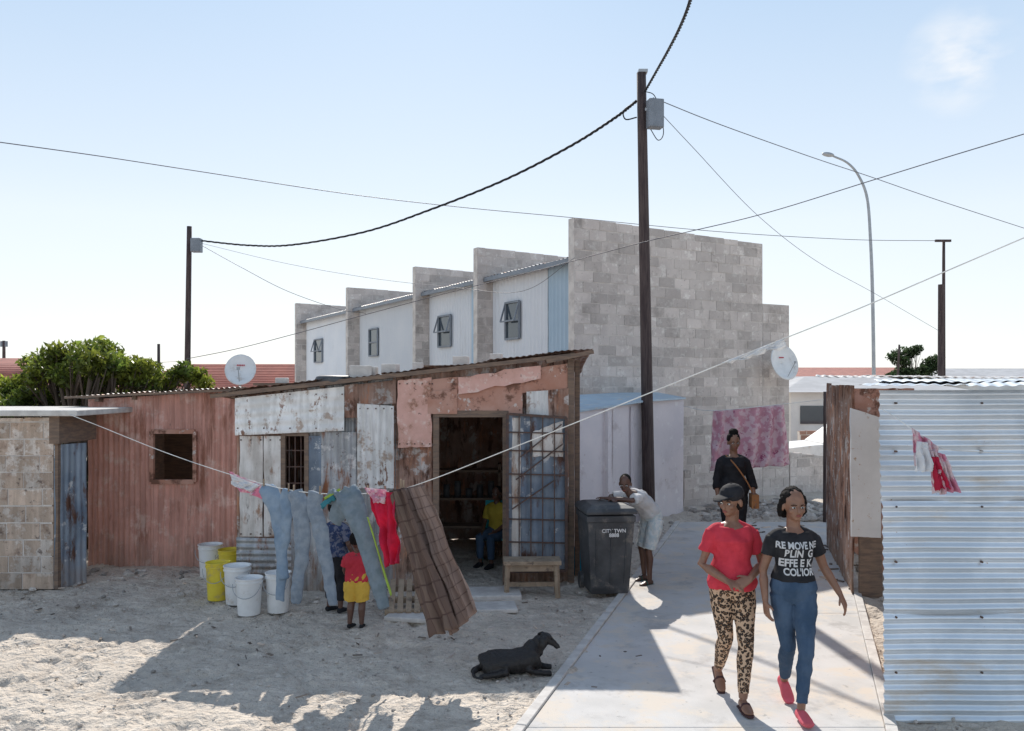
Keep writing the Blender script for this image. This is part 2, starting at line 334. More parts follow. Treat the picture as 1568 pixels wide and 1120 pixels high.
# ---------------------------------------------------------------- ground and path
def pl(y): return .096+.318*(y-5.96)
def pr(y): return 2.62+.345*(y-5.96)
def axis(lo,a,b,hi,st):
    m=np.arange(a,b,st); l=a-np.geomspace(.1,a-lo,26)[::-1]; h=b+np.geomspace(.1,hi-b,30); return np.concatenate([l,m,h])
gx=axis(-400,-7.2,6.5,400,.030); gy=axis(-40,5.4,12.5,700,.030)
X,Y=np.meshgrid(gx,gy); near=np.clip((24-Y)/8,0,1)*np.clip((12-abs(X))/3,0,1)
dimp=np.clip(-fbm(X*5.5+40,Y*5.5,2)-.10,0,1)
Z=near*(.034*fbm(X*.9,Y*.9,3)+.030*fbm(X*4,Y*4,3)-.070*dimp+.020*fbm(X*14,Y*14,2))
fr=np.random.default_rng(11)
for _ in range(230): # footprints trodden across the yard
    fx=fr.uniform(-6.5,1.2); fy=fr.uniform(5.6,9.4); an=fr.uniform(0,math.pi)
    ix=np.where(np.abs(gx-fx)<.25)[0]; iy=np.where(np.abs(gy-fy)<.25)[0]
    if len(ix)==0 or len(iy)==0: continue
    xx,yy=np.meshgrid(gx[ix]-fx,gy[iy]-fy); u=xx*math.cos(an)+yy*math.sin(an); v=-xx*math.sin(an)+yy*math.cos(an)
    r=(u/.13)**2+(v/.052)**2
    Z[np.ix_(iy,ix)]+=-.020*np.exp(-r**2)+.010*np.exp(-((np.sqrt(r)-1.35)/.25)**2)
ed=np.minimum(X-pl(Y),pr(Y)-X)+.20*fbm(X*2.5,Y*2.5,3)
ins=np.clip((ed+.05)/.10,0,1)*(Y<15.2)*(Y>-20); Z=Z*(1-ins)-.04*ins
edge=np.exp(-(ed/.10)**2)*near; Z=Z+edge*.018*(Y>6)
rb=np.clip((Y-14.5)/2,0,1)*near*(1-ins)*(X>1)*(X<8); Z=Z+rb*(.10*np.abs(fbm(X*1.7,Y*1.7,4)))
nx=len(gx);ny=len(gy); idx=np.arange(nx*ny).reshape(ny,nx)
fs=np.stack([idx[:-1,:-1],idx[:-1,1:],idx[1:,1:],idx[1:,:-1]],-1).reshape(-1,4)
mesh_obj('sandy_ground',np.stack([X,Y,Z],-1).reshape(-1,3).tolist(),fs.tolist(),m_sand,smooth=True)
path=grp('concrete_path'); mb=MB()
y=-3.0
while y<15:
    y2=y+3.0
    b=len(mb.v); c=[(pl(y+.004),y+.004),(pr(y+.004),y+.004),(pr(y2-.004),y2-.004),(pl(y2-.004),y2-.004)]
    for z in (-.06,.012):
        for q in c: mb.v.append(V((q[0],q[1],z+random.uniform(-.001,.001))));mb.var.append(1)
    mb.f+=[tuple(b+i for i in f) for f in BOXF]; mb.mi+=[0]*6
    y=y2
mb.obj('slabs',m_path,path,bevel=.004)
mb=MB(); y=-3.0
while y<14.8:
    for fn,s in ((pl,-1),(pr,1)):
        a=V((fn(y+.006)+s*.045,y+.006,.002)); b=V((fn(y+.994)+s*.045,y+.994,.002)); mb.beam(a,b,.08,.06,1)
    y+=1
mb.obj('edging',m_kerb,path,bevel=.006)
def stones(name,regions,mat):
    mb=MB()
    for (x0,x1,y0,y1,n,s0,s1) in regions:
        for _ in range(n):
            x=random.uniform(x0,x1);y=random.uniform(y0,y1)
            if pl(y)-.05<x<pr(y)+.05 and y<15: continue
            s=random.uniform(s0,s1)*random.choice([.5,.7,1]); b=len(mb.v)
            mb.ell((x,y,s*.2),(s*random.uniform(.7,1.3),s*random.uniform(.7,1.3),s*random.uniform(.4,.8)),Matrix.Rotation(random.uniform(0,3),3,'Z'),6,var=random.uniform(.55,1.35))
            for i in range(b,len(mb.v)): mb.v[i]=mb.v[i]+V([random.uniform(-.2,.2)*s for _ in range(3)])
    return mb.obj(name,mat,None)
stones('scattered_stones',[(-7,1.5,5.6,9.5,1300,.005,.02),(-6,-1,9.3,11.0,200,.01,.05),(-6.2,-3,10.8,11.2,60,.02,.07),(1.2,3.5,10,15,200,.015,.07),(4,7,9,17,300,.015,.07),(2.9,3.4,5.8,9,90,.01,.035),(.3,2.8,9,12,80,.01,.03)],m_rock)
stones('rubble_heap',[(3.4,6.2,15.2,17.6,420,.03,.13)],m_rock)
mb=MB()
for _ in range(90):
    x=random.uniform(-6.3,1.2);y=random.uniform(6.2,10.6); mb.cbox((x,y,.012),random.uniform(.02,.12),random.uniform(.008,.03),.008,random.uniform(0,3),var=random.choice([.4,.7,1,1.8,2.4]))
for _ in range(50):
    x=random.uniform(3.9,5);y=random.uniform(10,15); mb.cbox((x,y,.02),random.uniform(.04,.25),random.uniform(.01,.05),.015,random.uniform(0,3),var=random.choice([.4,.7,1,1.8,2.4]))
mb.obj('ground_litter',m_litter,None)
# ---------------------------------------------------------------- terrace of block houses
T=grp('terraced_block_house'); g=V((.870,.494,0)); fd=V((-.494,.870,0)); O=V((1.17,16,0))
ttop=lambda u:5.60-.022*u
ts=[0,3.98,7.57,13.1,19.2]
blockwall('gable_wall',O,g,4.91,ttop,T)
blockwall('rear_wall_end',O+g*4.912,g,.81,lambda u:4.21,T)
for i,t in enumerate(ts[1:]): blockwall('party_wall_%d'%(i+1),O+fd*t,g,4.9,ttop,T)
TF=Wall((0,0),(1,0)); a=O+g*.41; TF.A=V((a.x,a.y,0)); TF.d=-fd; TF.n=TF.d.cross(V((0,0,1))).normalized()
wins=[(775,796,463,519),(672,691,484,531),(566,579,504,545),(482,494,520,555)]
bays=[(.21,3.98),(4.19,7.57),(7.78,13.1),(13.3,19.2)]
for i,(t0,t1) in enumerate(bays):
    tb=t0+(.36,.26,.16,.16)[i]*(t1-t0); base_=O+g*.41; z=V((0,0,4.86))
    P=lambda t:base_+fd*t
    corr('blue_cladding_%d'%i,P(tb),P(t0),P(t0)+z,P(tb)+z,m_cladb,T,pitch=.15,amp=.014,dent=0,sheet=0)
    corr('white_cladding_%d'%i,P(t1),P(tb),P(tb)+z,P(t1)+z,m_clad,T,pitch=.15,amp=.018,dent=0,sheet=0)
    x0,x1,y0,y1=wins[i]; bl=TF.pt(x0,y1,.03);br=TF.pt(x1,y1,.03)
    zt=(TF.pt(x0,y0,.03).z+TF.pt(x1,y0,.03).z)/2; zb=(bl.z+br.z)/2; bl.z=br.z=zb; tr=br.copy();tl=bl.copy();tr.z=tl.z=zt
    board('window_glass_%d'%i,[bl,br,tr,tl],.02,m_glass,T,0)
    mb=MB(); o=TF.n*.02; hz=(zt+zb)/2; ml=bl.copy();ml.z=hz;mr=br.copy();mr.z=hz
    for p,q in ((bl,br),(br,tr),(tr,tl),(tl,bl),(ml,mr)): mb.beam(p+o,q+o,.045,.045)
    s0=tl+o;s1=tr+o;s2=mr+TF.n*.15+V((0,0,-.02));s3=ml+TF.n*.15+V((0,0,-.02))
    if i!=2:
        for p,q in ((s0,s1),(s1,s2),(s2,s3),(s3,s0)): mb.beam(p,q,.03,.03)
    mb.obj('window_frame_%d'%i,m_frame,T)
    e0=O+fd*t0+g*.18;e1=O+fd*t1+g*.18
    up_=V((0,0,4.9)); bk=g*4.7+V((0,0,5.15))
    corr('roof_sheet_%d'%i,e1+up_,e0+up_,e0+bk,e1+bk,m_galv,T,pitch=.15,amp=.02,sheet=0)
    mb=MB(); mb.beam(e0+V((0,0,4.85)),e1+V((0,0,4.85)),.05,.09); mb.obj('fascia_%d'%i,m_frame,T)
blockwall('rear_block_wall',O+g*4.9+fd*.3,fd,19,lambda u:5.1,T)
lw=grp('low_block_wall'); blockwall('wall',O+g*5.75,g,1.35,lambda u:.95-.12*u,lw)
st=grp('block_step_stack'); blockwall('lower',W(1048,800,16.6).xy,g,.9,lambda u:.75 if u<.4 else .45,st)
# ---------------------------------------------------------------- left block outbuilding
lb=grp('block_outbuilding')
blockwall('front_wall',(-8.2,10.1),(1,0),2.75,lambda u:2.04,lb,m_brickb)
mb=MB(); mb.cbox((-6.75,10.9,2.10),3.3,1.9,.07); mb.obj('concrete_roof',m_kerb,lb,bevel=.01)
corr('side_sheet',(-5.45,10.1,.0),(-5.24,10.45,.0),(-5.24,10.45,1.72),(-5.45,10.1,1.72),m_blueiron,lb,amp=.006)
mb=MB(); mb.beam((-5.44,10.14,0),(-5.44,10.14,2.05),.07,.07);mb.cbox((-5.42,10.5,1.9),.12,.9,.33); mb.obj('post',m_wood,lb)
# ---------------------------------------------------------------- pink shack
pk=grp('pink_corrugated_shack'); PW=Wall(W(135,600,11.5).xy,W(372,600,11.2).xy)
def z0(p): p=p.copy(); p.z=0; return p
def seg(x0,x1,yt0,yt1,yb0=None,yb1=None,off=0):
    q=PW.q(x0,yt0,x1,yt1,yb0 or 800,yb1 or 800,off)
    if yb0 is None: q[0].z=-.02;q[1].z=-.02
    return q
corr('wall_sheet_left',*seg(135,235,612,606),m_pink,pk,amp=.012)
corr('wall_sheet_right',*seg(297,375,602,597),m_pink,pk,amp=.012)
corr('wall_sheet_above',*seg(235,297,606,602,663,662),m_pink,pk,jag=0,amp=.012)
q=seg(235,297,737,737); corr('wall_sheet_below',*q,m_pink,pk,jag=0,amp=.012)
corr('overlapping_sheet',*seg(325,366,600,598,off=.03),m_pink,pk,jag=0,amp=.012)
mb=MB()
for a,b in (((233,661),(299,661)),((299,661),(299,738)),((299,738),(233,738)),((233,738),(233,661))): mb.beam(PW.pt(*a,.02),PW.pt(*b,.02),.05,.06)
mb.obj('window_frame',m_rboard,pk)
mb=MB(); A0=V((PW.A.x,PW.A.y,0)); mb.box((A0.x+.02,A0.y+.1,0),(.03,0,0),(0,2.4,0),(0,0,2.2)); mb.box((A0.x,A0.y+2.4,0),(2.2,0,0),(0,.03,0),(0,0,2.15)); mb.obj('inner_walls',m_wood,pk)
corr('roof_sheet',W(98,608,11.4),W(372,594,11.05),W(372,594,11.05)+V((.1,2.6,-.2)),W(98,608,11.4)+V((0,2.6,-.2)),m_galv,pk,amp=.008)
mb=MB(); mb.beam(W(100,609,11.4),W(372,597,11.05),.05,.03)
for px in (148,205,262,320): mb.beam(W(px,611-(px-148)*.05,11.35),W(px,611-(px-148)*.05,11.35)+V((0,2.3,-.16)),.05,.07)
mb.obj('roof_edge',m_wood,pk)
# ---------------------------------------------------------------- main shack
ms=grp('corrugated_iron_shack'); FW=Wall(W(363,600,9.95).xy,W(872,600,10.5).xy)
def rooft(px): return 607+(548-607)*(px-363)/(872-363)
def fseg(x0,x1,yt0=None,yt1=None,yb0=None,yb1=None,off=0):
    q=FW.q(x0,yt0 or rooft(x0),x1,yt1 or rooft(x1),yb0 or 800,yb1 or 800,off)
    if yb0 is None: q[0].z=-.02;q[1].z=-.02
    return q
corr('sheet_a',*fseg(363,433),m_galvr,ms)
corr('sheet_b',*fseg(470,530),m_galv,ms); corr('sheet_c',*fseg(528,606,off=.01),m_galv,ms); corr('sheet_d',*fseg(600,668),m_galvr,ms)
corr('sheet_over_window',*fseg(432,472,yb0=665,yb1=665),m_galvr,ms,jag=0); corr('sheet_under_window',*fseg(432,472,792,792),m_galv,ms,jag=0)
corr('sheet_over_door',*fseg(666,776,yb0=634,yb1=634),m_galvr,ms,jag=0)
corr('sheet_e',*fseg(774,876),m_galvr,ms)
corr('lower_skirt',*fseg(362,446,823,825,off=.04),m_galv,ms,horiz=True)
board('white_board',FW.q(367,668,402,668,822,822,.05),.02,m_whboard,ms)
board('white_board_b',FW.q(404,668,431,668,822,822,.055),.02,m_whboard,ms)
board('side_board',FW.q(471,668,492,668,800,800,.05),.02,m_blueiron,ms)
corr('white_sign_sheet',*FW.q(360,610,527,592,667,660,.09),m_white,ms,horiz=True,pitch=.12,amp=.007,sheet=0,dent=.014)
corr('brown_strip',*FW.q(527,590,548,588,640,640,.07),m_galvr,ms,sheet=0); corr('rust_top_patch',*FW.q(548,589,606,582,622,618,.06),m_galvr,ms,sheet=0)
corr('grey_patch',*FW.q(492,662,548,662,800,800,.05),m_galv,ms)
corr('white_iron_sheet',*FW.q(547,618,603,622,748,748,.08),m_white,ms,sheet=0,dent=.012)
board('pink_panel',FW.q(609,583,661,578,686,684,.09),.02,m_pboard,ms,.014)
board('red_lintel_board',FW.q(657,582,800,568,634,634,.07),.02,m_rboard,ms)
board('pink_lintel_patch',FW.q(702,578,828,560,604,580,.10),.02,m_pboard,ms,.02)
board('upper_strip',FW.q(800,568,872,556,602,600,.05),.02,m_rboard,ms)
board('red_side_patch',FW.q(655,600,700,596,634,634,.095),.015,m_rboard,ms)
corr('peeling_sheet',*FW.q(806,600,840,598,640,640,.07),m_white,ms,sheet=0); corr('rust_sheet',*FW.q(838,598,874,594,800,800,.06),m_galvr,ms,sheet=0)
mb=MB()
for x,yt in ((668,634),(774,634)): mb.beam(z0(FW.pt(x,800,.04)),FW.pt(x,yt,.04),.07,.08)
mb.beam(FW.pt(664,634,.045),FW.pt(778,634,.045),.07,.08)
for x in (434,470): mb.beam(FW.pt(x,664,.03),FW.pt(x,793,.03),.05,.06)
mb.beam(FW.pt(432,664,.03),FW.pt(472,664,.03),.05,.06);mb.beam(FW.pt(432,793,.03),FW.pt(472,793,.03),.05,.06)
mb.beam(z0(FW.pt(874,800,.03)),FW.pt(874,550,.03),.08,.08); mb.beam(z0(FW.pt(884,800,-.3)),FW.pt(884,552,-.3),.06,.06)
mb.obj('timber_frame',m_wood,ms)
mb=MB()
for x in (443,452,461): mb.beam(FW.pt(x,664,.0),FW.pt(x,793,.0),.012,.012)
for yy in (690,715,740,766): mb.beam(FW.pt(433,yy,.0),FW.pt(471,yy,.0),.012,.012)
for x0,x1,y0_,y1_,of in ((364,524,604,656,.1),(612,658,588,680,.095),(551,600,626,742,.09),(662,796,588,628,.078),(369,429,674,818,.06)):
    for a in np.linspace(0,1,5):
        for yy in (y0_,y1_): p=FW.pt(x0+(x1-x0)*a,yy,of); mb.cbox(p,.014,.014,.014)
mb.obj('window_bars_and_nails',m_iron,ms)
A=FW.A;B=FW.B
mb=MB(); bk=V((.35,3.2,0))
def wallq(p,q,zp,zq):
    b=len(mb.v); n=(q-p).cross(V((0,0,1))).normalized()*.02
    mb.v+=[p,q,q+n,p+n,p+V((0,0,zp)),q+V((0,0,zq)),q+n+V((0,0,zq)),p+n+V((0,0,zp))]; mb.var+=[.9]*8; mb.f+=[tuple(b+i for i in f) for f in BOXF]; mb.mi+=[0]*6
wallq(A+V((.03,.04,0)),A+bk,2.24,2.0); wallq(B+V((-.0,.04,0)),B+bk,2.68,2.5); wallq(A+bk,B+bk,2.0,2.5)
mb.obj('side_and_rear_walls',m_galvr,ms)
rA=W(318,603,9.74);rB=W(908,534,10.42)
rf=[rA,rB,rB+V((.1,3.4,-.30)),rA+V((.1,3.4,-.32))]
corr('roof_sheet',*rf,m_galvr,ms,pitch=.08,amp=.005,jag=.05,dent=.015)
mb=MB(); mb.beam(W(322,607,9.77),W(880,544,10.35),.04,.05)
for k in range(9):
    t=(k+.5)/9; p=rA.lerp(rB,t)+V((0,.1,-.05)); mb.beam(p,p+V((.1,3.0,-.27)),.05,.07)
mb.beam(W(836,554,10.3),W(908,539,10.36),.10,.05)
mb.obj('rafters_and_fascia',m_wood,ms)
mb=MB()
for px,d,s in ((432,10.2,.1),(552,10.2,.17),(566,10.3,.12),(598,10.3,.13),(706,10.5,.13),(640,10.4,.09),(760,10.6,.1)):
    t=(px-318)/(908-318); p=rA.lerp(rB,t); mb.cbox((( px-CX)/F*d,d,p.z+.03),s*1.5,s,s,random.uniform(-.4,.4))
mb.obj('roof_weights',m_kerb,ms,bevel=.01)
mb=MB(); mb.cbox((W(455,590,10.3).x,10.1,2.44),.9,.12,.03,.2); mb.cbox((W(690,590,10.7).x,10.5,2.66),.9,.10,.03,-.15); mb.obj('loose_planks',m_wood,ms)
n=28
curve('old_tyre',[V(((510-CX)/F*10.1+.17*math.cos(2*math.pi*k/n),10.15+.17*math.sin(2*math.pi*k/n),2.49)) for k in range(n)],.055,m_bin,None,True)
# security gate, open against the wall
sd=grp('metal_security_gate'); q=FW.q(777,634,866,640,876,874,.17)
SDW=lambda x,y,o=.2:FW.pt(x,y,o)
corr('door_sheet',*q,m_blueiron,sd,pitch=.15,amp=.008,sheet=0)
board('peeling_panel',FW.q(784,640,797,640,870,868,.185),.004,m_whboard,sd)
board('peeling_panel_top',FW.q(815,662,862,645,700,700,.19),.004,m_whboard,sd,.03)
mb=MB()
for p,r in (((777,634),(867,640)),((867,640),(867,874)),((867,874),(777,876)),((777,876),(777,634))): mb.beam(SDW(*p),SDW(*r),.035,.03)
for yy in (662,690,726,762,795,830): mb.beam(SDW(777,yy),SDW(867,yy+2),.016,.016)
for xx in (795,813,831,849): mb.beam(SDW(xx,636,.21),SDW(xx,875,.21),.014,.014)
for p,r in (((797,700),(860,650)),((790,735),(862,680)),((784,780),(850,735))): mb.beam(SDW(*p,.22),SDW(*r,.22),.018,.014)
mb.obj('gate_bars',m_iron,sd)
mb=MB(); mb.cbox((-.35,9.75,.03),.9,.45,.07,.06); mb.cbox((-1.0,8.9,.03),.55,.5,.05,-.2);mb.cbox((-.25,9.2,.02),.6,.35,.05,.1); mb.obj('doorstep_slab',m_kerb,None,bevel=.015)
sh=grp('kitchen_shelf'); mb=MB()
for z in (.4,.8,1.2): mb.cbox((-.7,12.3,z),1.1,.35,.03)
for x in (-1.22,-.18): mb.cbox((x,12.3,.65),.04,.35,1.3)
mb.obj('shelf',m_wood,sh); mb=MB()
for i in range(6): mb.tube([(-1.1+.16*i,12.2,.82),(-1.1+.16*i,12.2,.95+.05*(i%3))],[.05,.045],10)
mb.obj('pots',m_bin,sh,True)
# ---------------------------------------------------------------- shed
sd2=grp('concrete_shed'); p1=W(878,600,13.8);p2=W(992,600,15.25);p3=W(1046,600,16.15)
def up(p,z): return V((p.x,p.y,z))
corr('wall_left',up(p1,-.02),up(p2,-.02),up(p2,2.12),up(p1,2.0),m_shed,sd2,pitch=.9,amp=.004,sheet=1.0,jag=0)
corr('wall_right',up(p2,-.02),up(p3,-.02),up(p3,2.2),up(p2,2.12),m_shed,sd2,pitch=.9,amp=.004,sheet=1,jag=0)
m_rbl=M('pale_blue_roof',(.50,.62,.70),(.42,.53,.62),sc=3,rough=.5,var=True,stains=[((.62,.60,.58),5,.6,.7)])
q0=W(872,631,13.7);q1=W(990,613,15.0);q2=W(1050,609,16.1);bkv=V((-.5,1.2,.12))
RP=[q0,q1,q2,q2+bkv,q0+V((.2,1.9,.25))]
mesh_obj('roof',RP+[p-V((0,0,.03)) for p in RP],[(0,1,2,3,4),(9,8,7,6,5),(0,5,6,1),(1,6,7,2),(2,7,8,3),(3,8,9,4),(4,9,5,0)],m_rbl,sd2)
mb=MB()
for a in (.4,.75):
    p=p1.lerp(p2,a); mb.beam(up(p,0)+V((.02,-.04,0)),up(p,2.05)+V((.02,-.04,0)),.05,.03)
mb.obj('batten',m_shed,sd2)
# ---------------------------------------------------------------- right shacks
rs=grp('galvanised_iron_shack')
corr('front_wall',W(1353,1103,6.16)-V((0,0,.02)),(5.4,6.16,-.02),(5.4,6.16,2.40),W(1347,598,6.16),m_bright,rs,horiz=True,pitch=.074,amp=.012,dent=.012,sheet=.72,jag=.006)
mb=MB(); mb.box((2.72,6.2,0),(.03,0,0),(1.75,2.9,0),(0,0,2.36)); mb.obj('side_wall',m_galvr,rs)
mb=MB()
for zz in (.35,.75,1.15,1.55,1.95,2.3):
    for xx in (2.78,3.4,4.1,4.8): mb.tube([(xx,6.165,zz),(xx,6.135,zz)],.008,6)
mb.obj('roofing_nails',m_iron,rs)
corr('roof_sheet',(2.45,6.02,2.425),(5.6,6.02,2.425),(7.2,9.4,2.47),(4.2,9.4,2.47),m_bright,rs,pitch=.1,amp=.005)
corr('roof_sheet_upper',(3.0,6.9,2.455),(6.2,6.9,2.455),(7.2,9.4,2.49),(4.0,9.4,2.49),m_bright,rs,pitch=.1,amp=.005)
r2=grp('rusty_iron_shack')
a=W(1267,600,12.9);b=W(1307,600,9.8)
corr('side_wall',up(a,-.02),up(b,-.02),up(b,2.42),up(a,2.45),m_galvr,r2,amp=.012)
board('white_door',[W(1304,822,9.75),W(1349,824,9.75),W(1349,640,9.75),W(1303,625,9.75)],.03,M('white_stained_board',(.82,.81,.79),(.74,.73,.71),sc=3,stains=[((.5,.34,.22),14,.64,.72)]),r2)
board('brown_board',[up(W(1317,900,9.78),-.02),up(W(1351,900,9.78),-.02),W(1351,822,9.78),W(1317,822,9.78)],.05,m_wood,r2)
board('back_board',[up(W(1308,900,9.85),.5),up(W(1400,900,9.85),-.02),W(1400,595,9.85),W(1308,595,9.85)],.03,m_rboard,r2)
corr('roof_sheet',W(1247,577,9.7),V((6.5,9.6,2.5)),V((7.5,13.2,2.55)),W(1250,575,13.1),m_galv,r2,pitch=.1,amp=.005)
# ---------------------------------------------------------------- poles
def upole(name,px,ptop,d,r,lean=0):
    e=grp(name); t=W(px,ptop,d); b=V((t.x+lean,d,0)); mb=MB()
    n=8; mb.tube([b.lerp(t,i/n) for i in range(n+1)],[r*(1.12-.3*i/n) for i in range(n+1)],14); mb.obj('post',m_pole,e,True); return e,t
e,pt=upole('utility_pole',982,112,15,.100,.14)
mb=MB(); c=W(1003,175,14.85); mb.cbox(c,.27,.2,.5,.2); mb.obj('junction_box',m_frame,e,bevel=.02)
mb=MB(); mb.cbox(W(984,112,15)+V((0,0,.02)),.16,.16,.05); mb.beam(W(988,168,14.9),W(1003,168,14.85),.05,.05); mb.obj('bracket',m_steel,e)
curve('cable_loop',smooth_pts([W(970,158,14.85),W(955,170,14.8),W(958,183,14.8),W(975,180,14.8)]),.012,m_cable,e)
curve('down_cable',smooth_pts([W(996,198,14.8),W(1008,215,14.8),W(1016,200,14.8),W(1004,150,14.8),W(988,140,14.85)]),.008,m_cable,e)
e2,pt2=upole('utility_pole',290,347,26,.09,-.1)
mb=MB(); mb.cbox(W(301,376,25.8),.3,.25,.42); mb.obj('junction_box',m_frame,e2,bevel=.02)
e3,pt3=upole('utility_pole',1445,368,30,.06)
mb=MB(); mb.tube([V((W(1440,436,29.8).x,29.8,0)),W(1441,436,29.8)],.10,10); mb.cbox(W(1444,369,29.9),.55,.08,.08); mb.obj('splice_post',m_pole,e3)
e4,_=upole('utility_pole',6,522,60,.12); mb=MB(); mb.cbox(W(6,527,60),.5,.1,.4); mb.obj('transformer',m_frame,e4)
e5,_=upole('garden_post',243,527,15,.03)
e6,_=upole('thin_post',1377,528,45,.06,-.2)
sl=grp('street_lamp'); d=38
pts=smooth_pts([V((W(1338,500,d).x,d,0)),W(1338,575,d),W(1336,450,d),W(1333,370,d),W(1328,305,d),W(1315,270,d),W(1298,250,d),W(1275,239,d)])
mb=MB(); n=len(pts); mb.tube(pts,[.09-.05*i/n for i in range(n)],10); mb.obj('mast',m_steel,sl,True)
mb=MB(); mb.ell(W(1268,237,d),(.28,.14,.10),Matrix.Rotation(.15,3,'Y')); mb.obj('lamp_head',m_steel,sl,True)
def cab(name,P,r,mat=m_wire): return curve(name,smooth_pts([W(*p) for p in P],10),r,mat)
def twist(name,P,r):
    e=grp(name); pts=smooth_pts([W(*p) for p in P],40)
    for k in range(3):
        q=[]
        for i,p in enumerate(pts):
            t=(pts[min(i+1,len(pts)-1)]-pts[max(i-1,0)]).normalized(); a=t.cross(V((0,0,1))).normalized() if abs(t.z)<.95 else V((1,0,0)); b=a.cross(t)
            an=i*.42+k*2.094; q.append(p+a*math.cos(an)*r+b*math.sin(an)*r)
        curve('strand_%d'%k,q,r*.8,m_cable,e)
twist('twisted_overhead_cable',[(975,155,15),(940,182,15.6),(870,226,17),(770,277,18.6),(660,321,20.4),(560,355,22),(450,375,23.7),(380,376,24.8),(300,368,26)],.016)
twist('twisted_overhead_cable',[(988,140,14.9),(1005,110,13.6),(1022,80,12.3),(1040,45,11),(1055,8,9.8),(1062,-25,9)],.013)
cab('overhead_wire',[(-30,214,16),(150,239,18),(300,262,20),(530,297,22.5),(700,317,24.5),(870,333,26.2),(1100,355,28),(1300,367,29.5),(1443,369,30)],.010)
cab('overhead_wire',[(1000,150,15),(1100,190,16),(1240,240,17.5),(1330,270,18.5),(1440,308,20),(1600,360,22)],.008)
cab('overhead_wire',[(1620,190,9),(1460,238,9.6),(1340,275,10.3),(1160,330,11.3),(990,370,12.4),(840,410,13.2),(700,445,13.8),(560,482,14.4),(450,512,14.9),(360,535,15.3),(285,550,15.8)],.006)
cab('overhead_wire',[(1004,165,15),(1060,225,17),(1160,330,20),(1250,400,23),(1340,450,26),(1443,510,30)],.006)
cab('overhead_wire',[(305,372,26),(430,402,24),(560,425,21),(700,441,18.5),(800,446,17),(880,395,15.9)],.005)
cab('overhead_wire',[(305,374,26),(370,410,25.5),(440,446,26),(520,474,27),(560,480,27)],.008)
cab('overhead_wire',[(-30,618,13),(60,605,14),(130,590,14.5),(200,560,17),(285,553,26)],.006)
# washing line
LA=V(((98-CX)/F*10.0,10.0));LBp=V(((1620-CX)/F*5.0,5.0))
def lp(px,py,off=0):
    k=(px-CX)/F; s=(k*LA[1]-LA[0])/((LBp[0]-LA[0])-k*(LBp[1]-LA[1])); d=LA[1]+(LBp[1]-LA[1])*s+off
    return W(px,py,d)
curve('washing_line',smooth_pts([lp(*p) for p in [(98,632),(150,652),(250,692),(350,726),(440,750),(520,757),(600,752),(660,735),(800,680),(1000,600),(1160,535),(1310,475),(1450,415),(1620,342)]],8),.004,m_line)
def cloth(name,TL,TR,BR,BL,mat,folds=4,amp=.03,nx=48,ny=40,grow=.7,seed=0,parent=None,thick=.004):
    TL,TR,BR,BL=map(V,(TL,TR,BR,BL)); n=(TR-TL).cross(BL-TL).normalized(); vs=[];uv=[]
    for j in range(ny+1):
        for i in range(nx+1):
            u=i/nx;v=j/ny; p=(TL*(1-u)+TR*u)*(1-v)+(BL*(1-u)+BR*u)*v
            w=amp*(1-grow+grow*v)*math.sin(2*math.pi*(folds*u+.35*v+.5*noise.noise(V((u*2+seed,v*2,0)))))+amp*.7*noise.noise(V((u*4,v*5,seed)))+amp*.35*noise.noise(V((u*11,v*13,seed)))
            hem=.03*noise.noise(V((u*5,seed,3)))*v
            vs.append(p+n*w+V((0,0,hem))); uv.append((u,v))
    f=[(j*(nx+1)+i,j*(nx+1)+i+1,(j+1)*(nx+1)+i+1,(j+1)*(nx+1)+i) for j in range(ny) for i in range(nx)]
    o=mesh_obj(name,vs,f,mat,parent,True,uv=uv)
    m=o.modifiers.new('s','SOLIDIFY'); m.thickness=thick
    return o
def garment(name,tubes,mat,parent,wr=.015,wf=10,vox=.009):
    mb=MB()
    for P,R in tubes:
        rr_=[]
        for i in range((len(P)-1)*5+1):
            a=R[min(i//5,len(R)-1)]; b=R[min(i//5+1,len(R)-1)]; k=(i%5)/5; rr_.append(tuple(a[j]*(1-k)+b[j]*k for j in (0,1)))
        mb.tube(smooth_pts(P,5),rr_,14,side=(1,-.3,0))
    return remesh(name,mb,vox,mat,parent,1,wr,wf)
c=grp('white_pink_cloth'); cloth('cloth',lp(350,722),lp(400,742),lp(402,765),lp(362,748),m_pcloth,2,.03,parent=c); cloth('lace',lp(352,726,-.03),lp(398,744,-.03),lp(384,752,-.05),lp(356,744,-.05),m_wcloth,3,.02,parent=c)
garment('washed_jeans',[([lp(403,748),lp(415,757),lp(425,790),lp(430,840),lp(434,885)],[(.05,.022),(.10,.03),(.08,.03),(.055,.03),(.05,.028)]),([lp(440,750),lp(438,765),lp(440,800),lp(434,850),lp(428,920)],[(.05,.022),(.07,.03),(.05,.03),(.05,.026),(.048,.025)])],m_ldenim,None)
garment('grey_tracksuit_trousers',[([lp(452,752),lp(460,775),lp(463,830),lp(458,880),lp(453,924)],[(.09,.022),(.10,.035),(.085,.035),(.065,.03),(.05,.028)]),([lp(484,754),lp(482,775),lp(494,830),lp(503,880),lp(511,927)],[(.09,.022),(.09,.035),(.08,.035),(.06,.03),(.046,.028)])],m_gsweat,None)
hg=grp('slate_tracksuit_trousers')
garment('legs',[([lp(503,768,-.05),lp(530,760,-.05),lp(550,800,-.06),lp(570,865,-.06),lp(588,932,-.06)],[(.06,.03),(.13,.04),(.10,.04),(.08,.035),(.06,.03)]),([lp(538,752,-.03),lp(522,780,-.03),lp(512,800,-.03)],[(.09,.02),(.10,.04),(.07,.04)])],m_gtrack,hg)
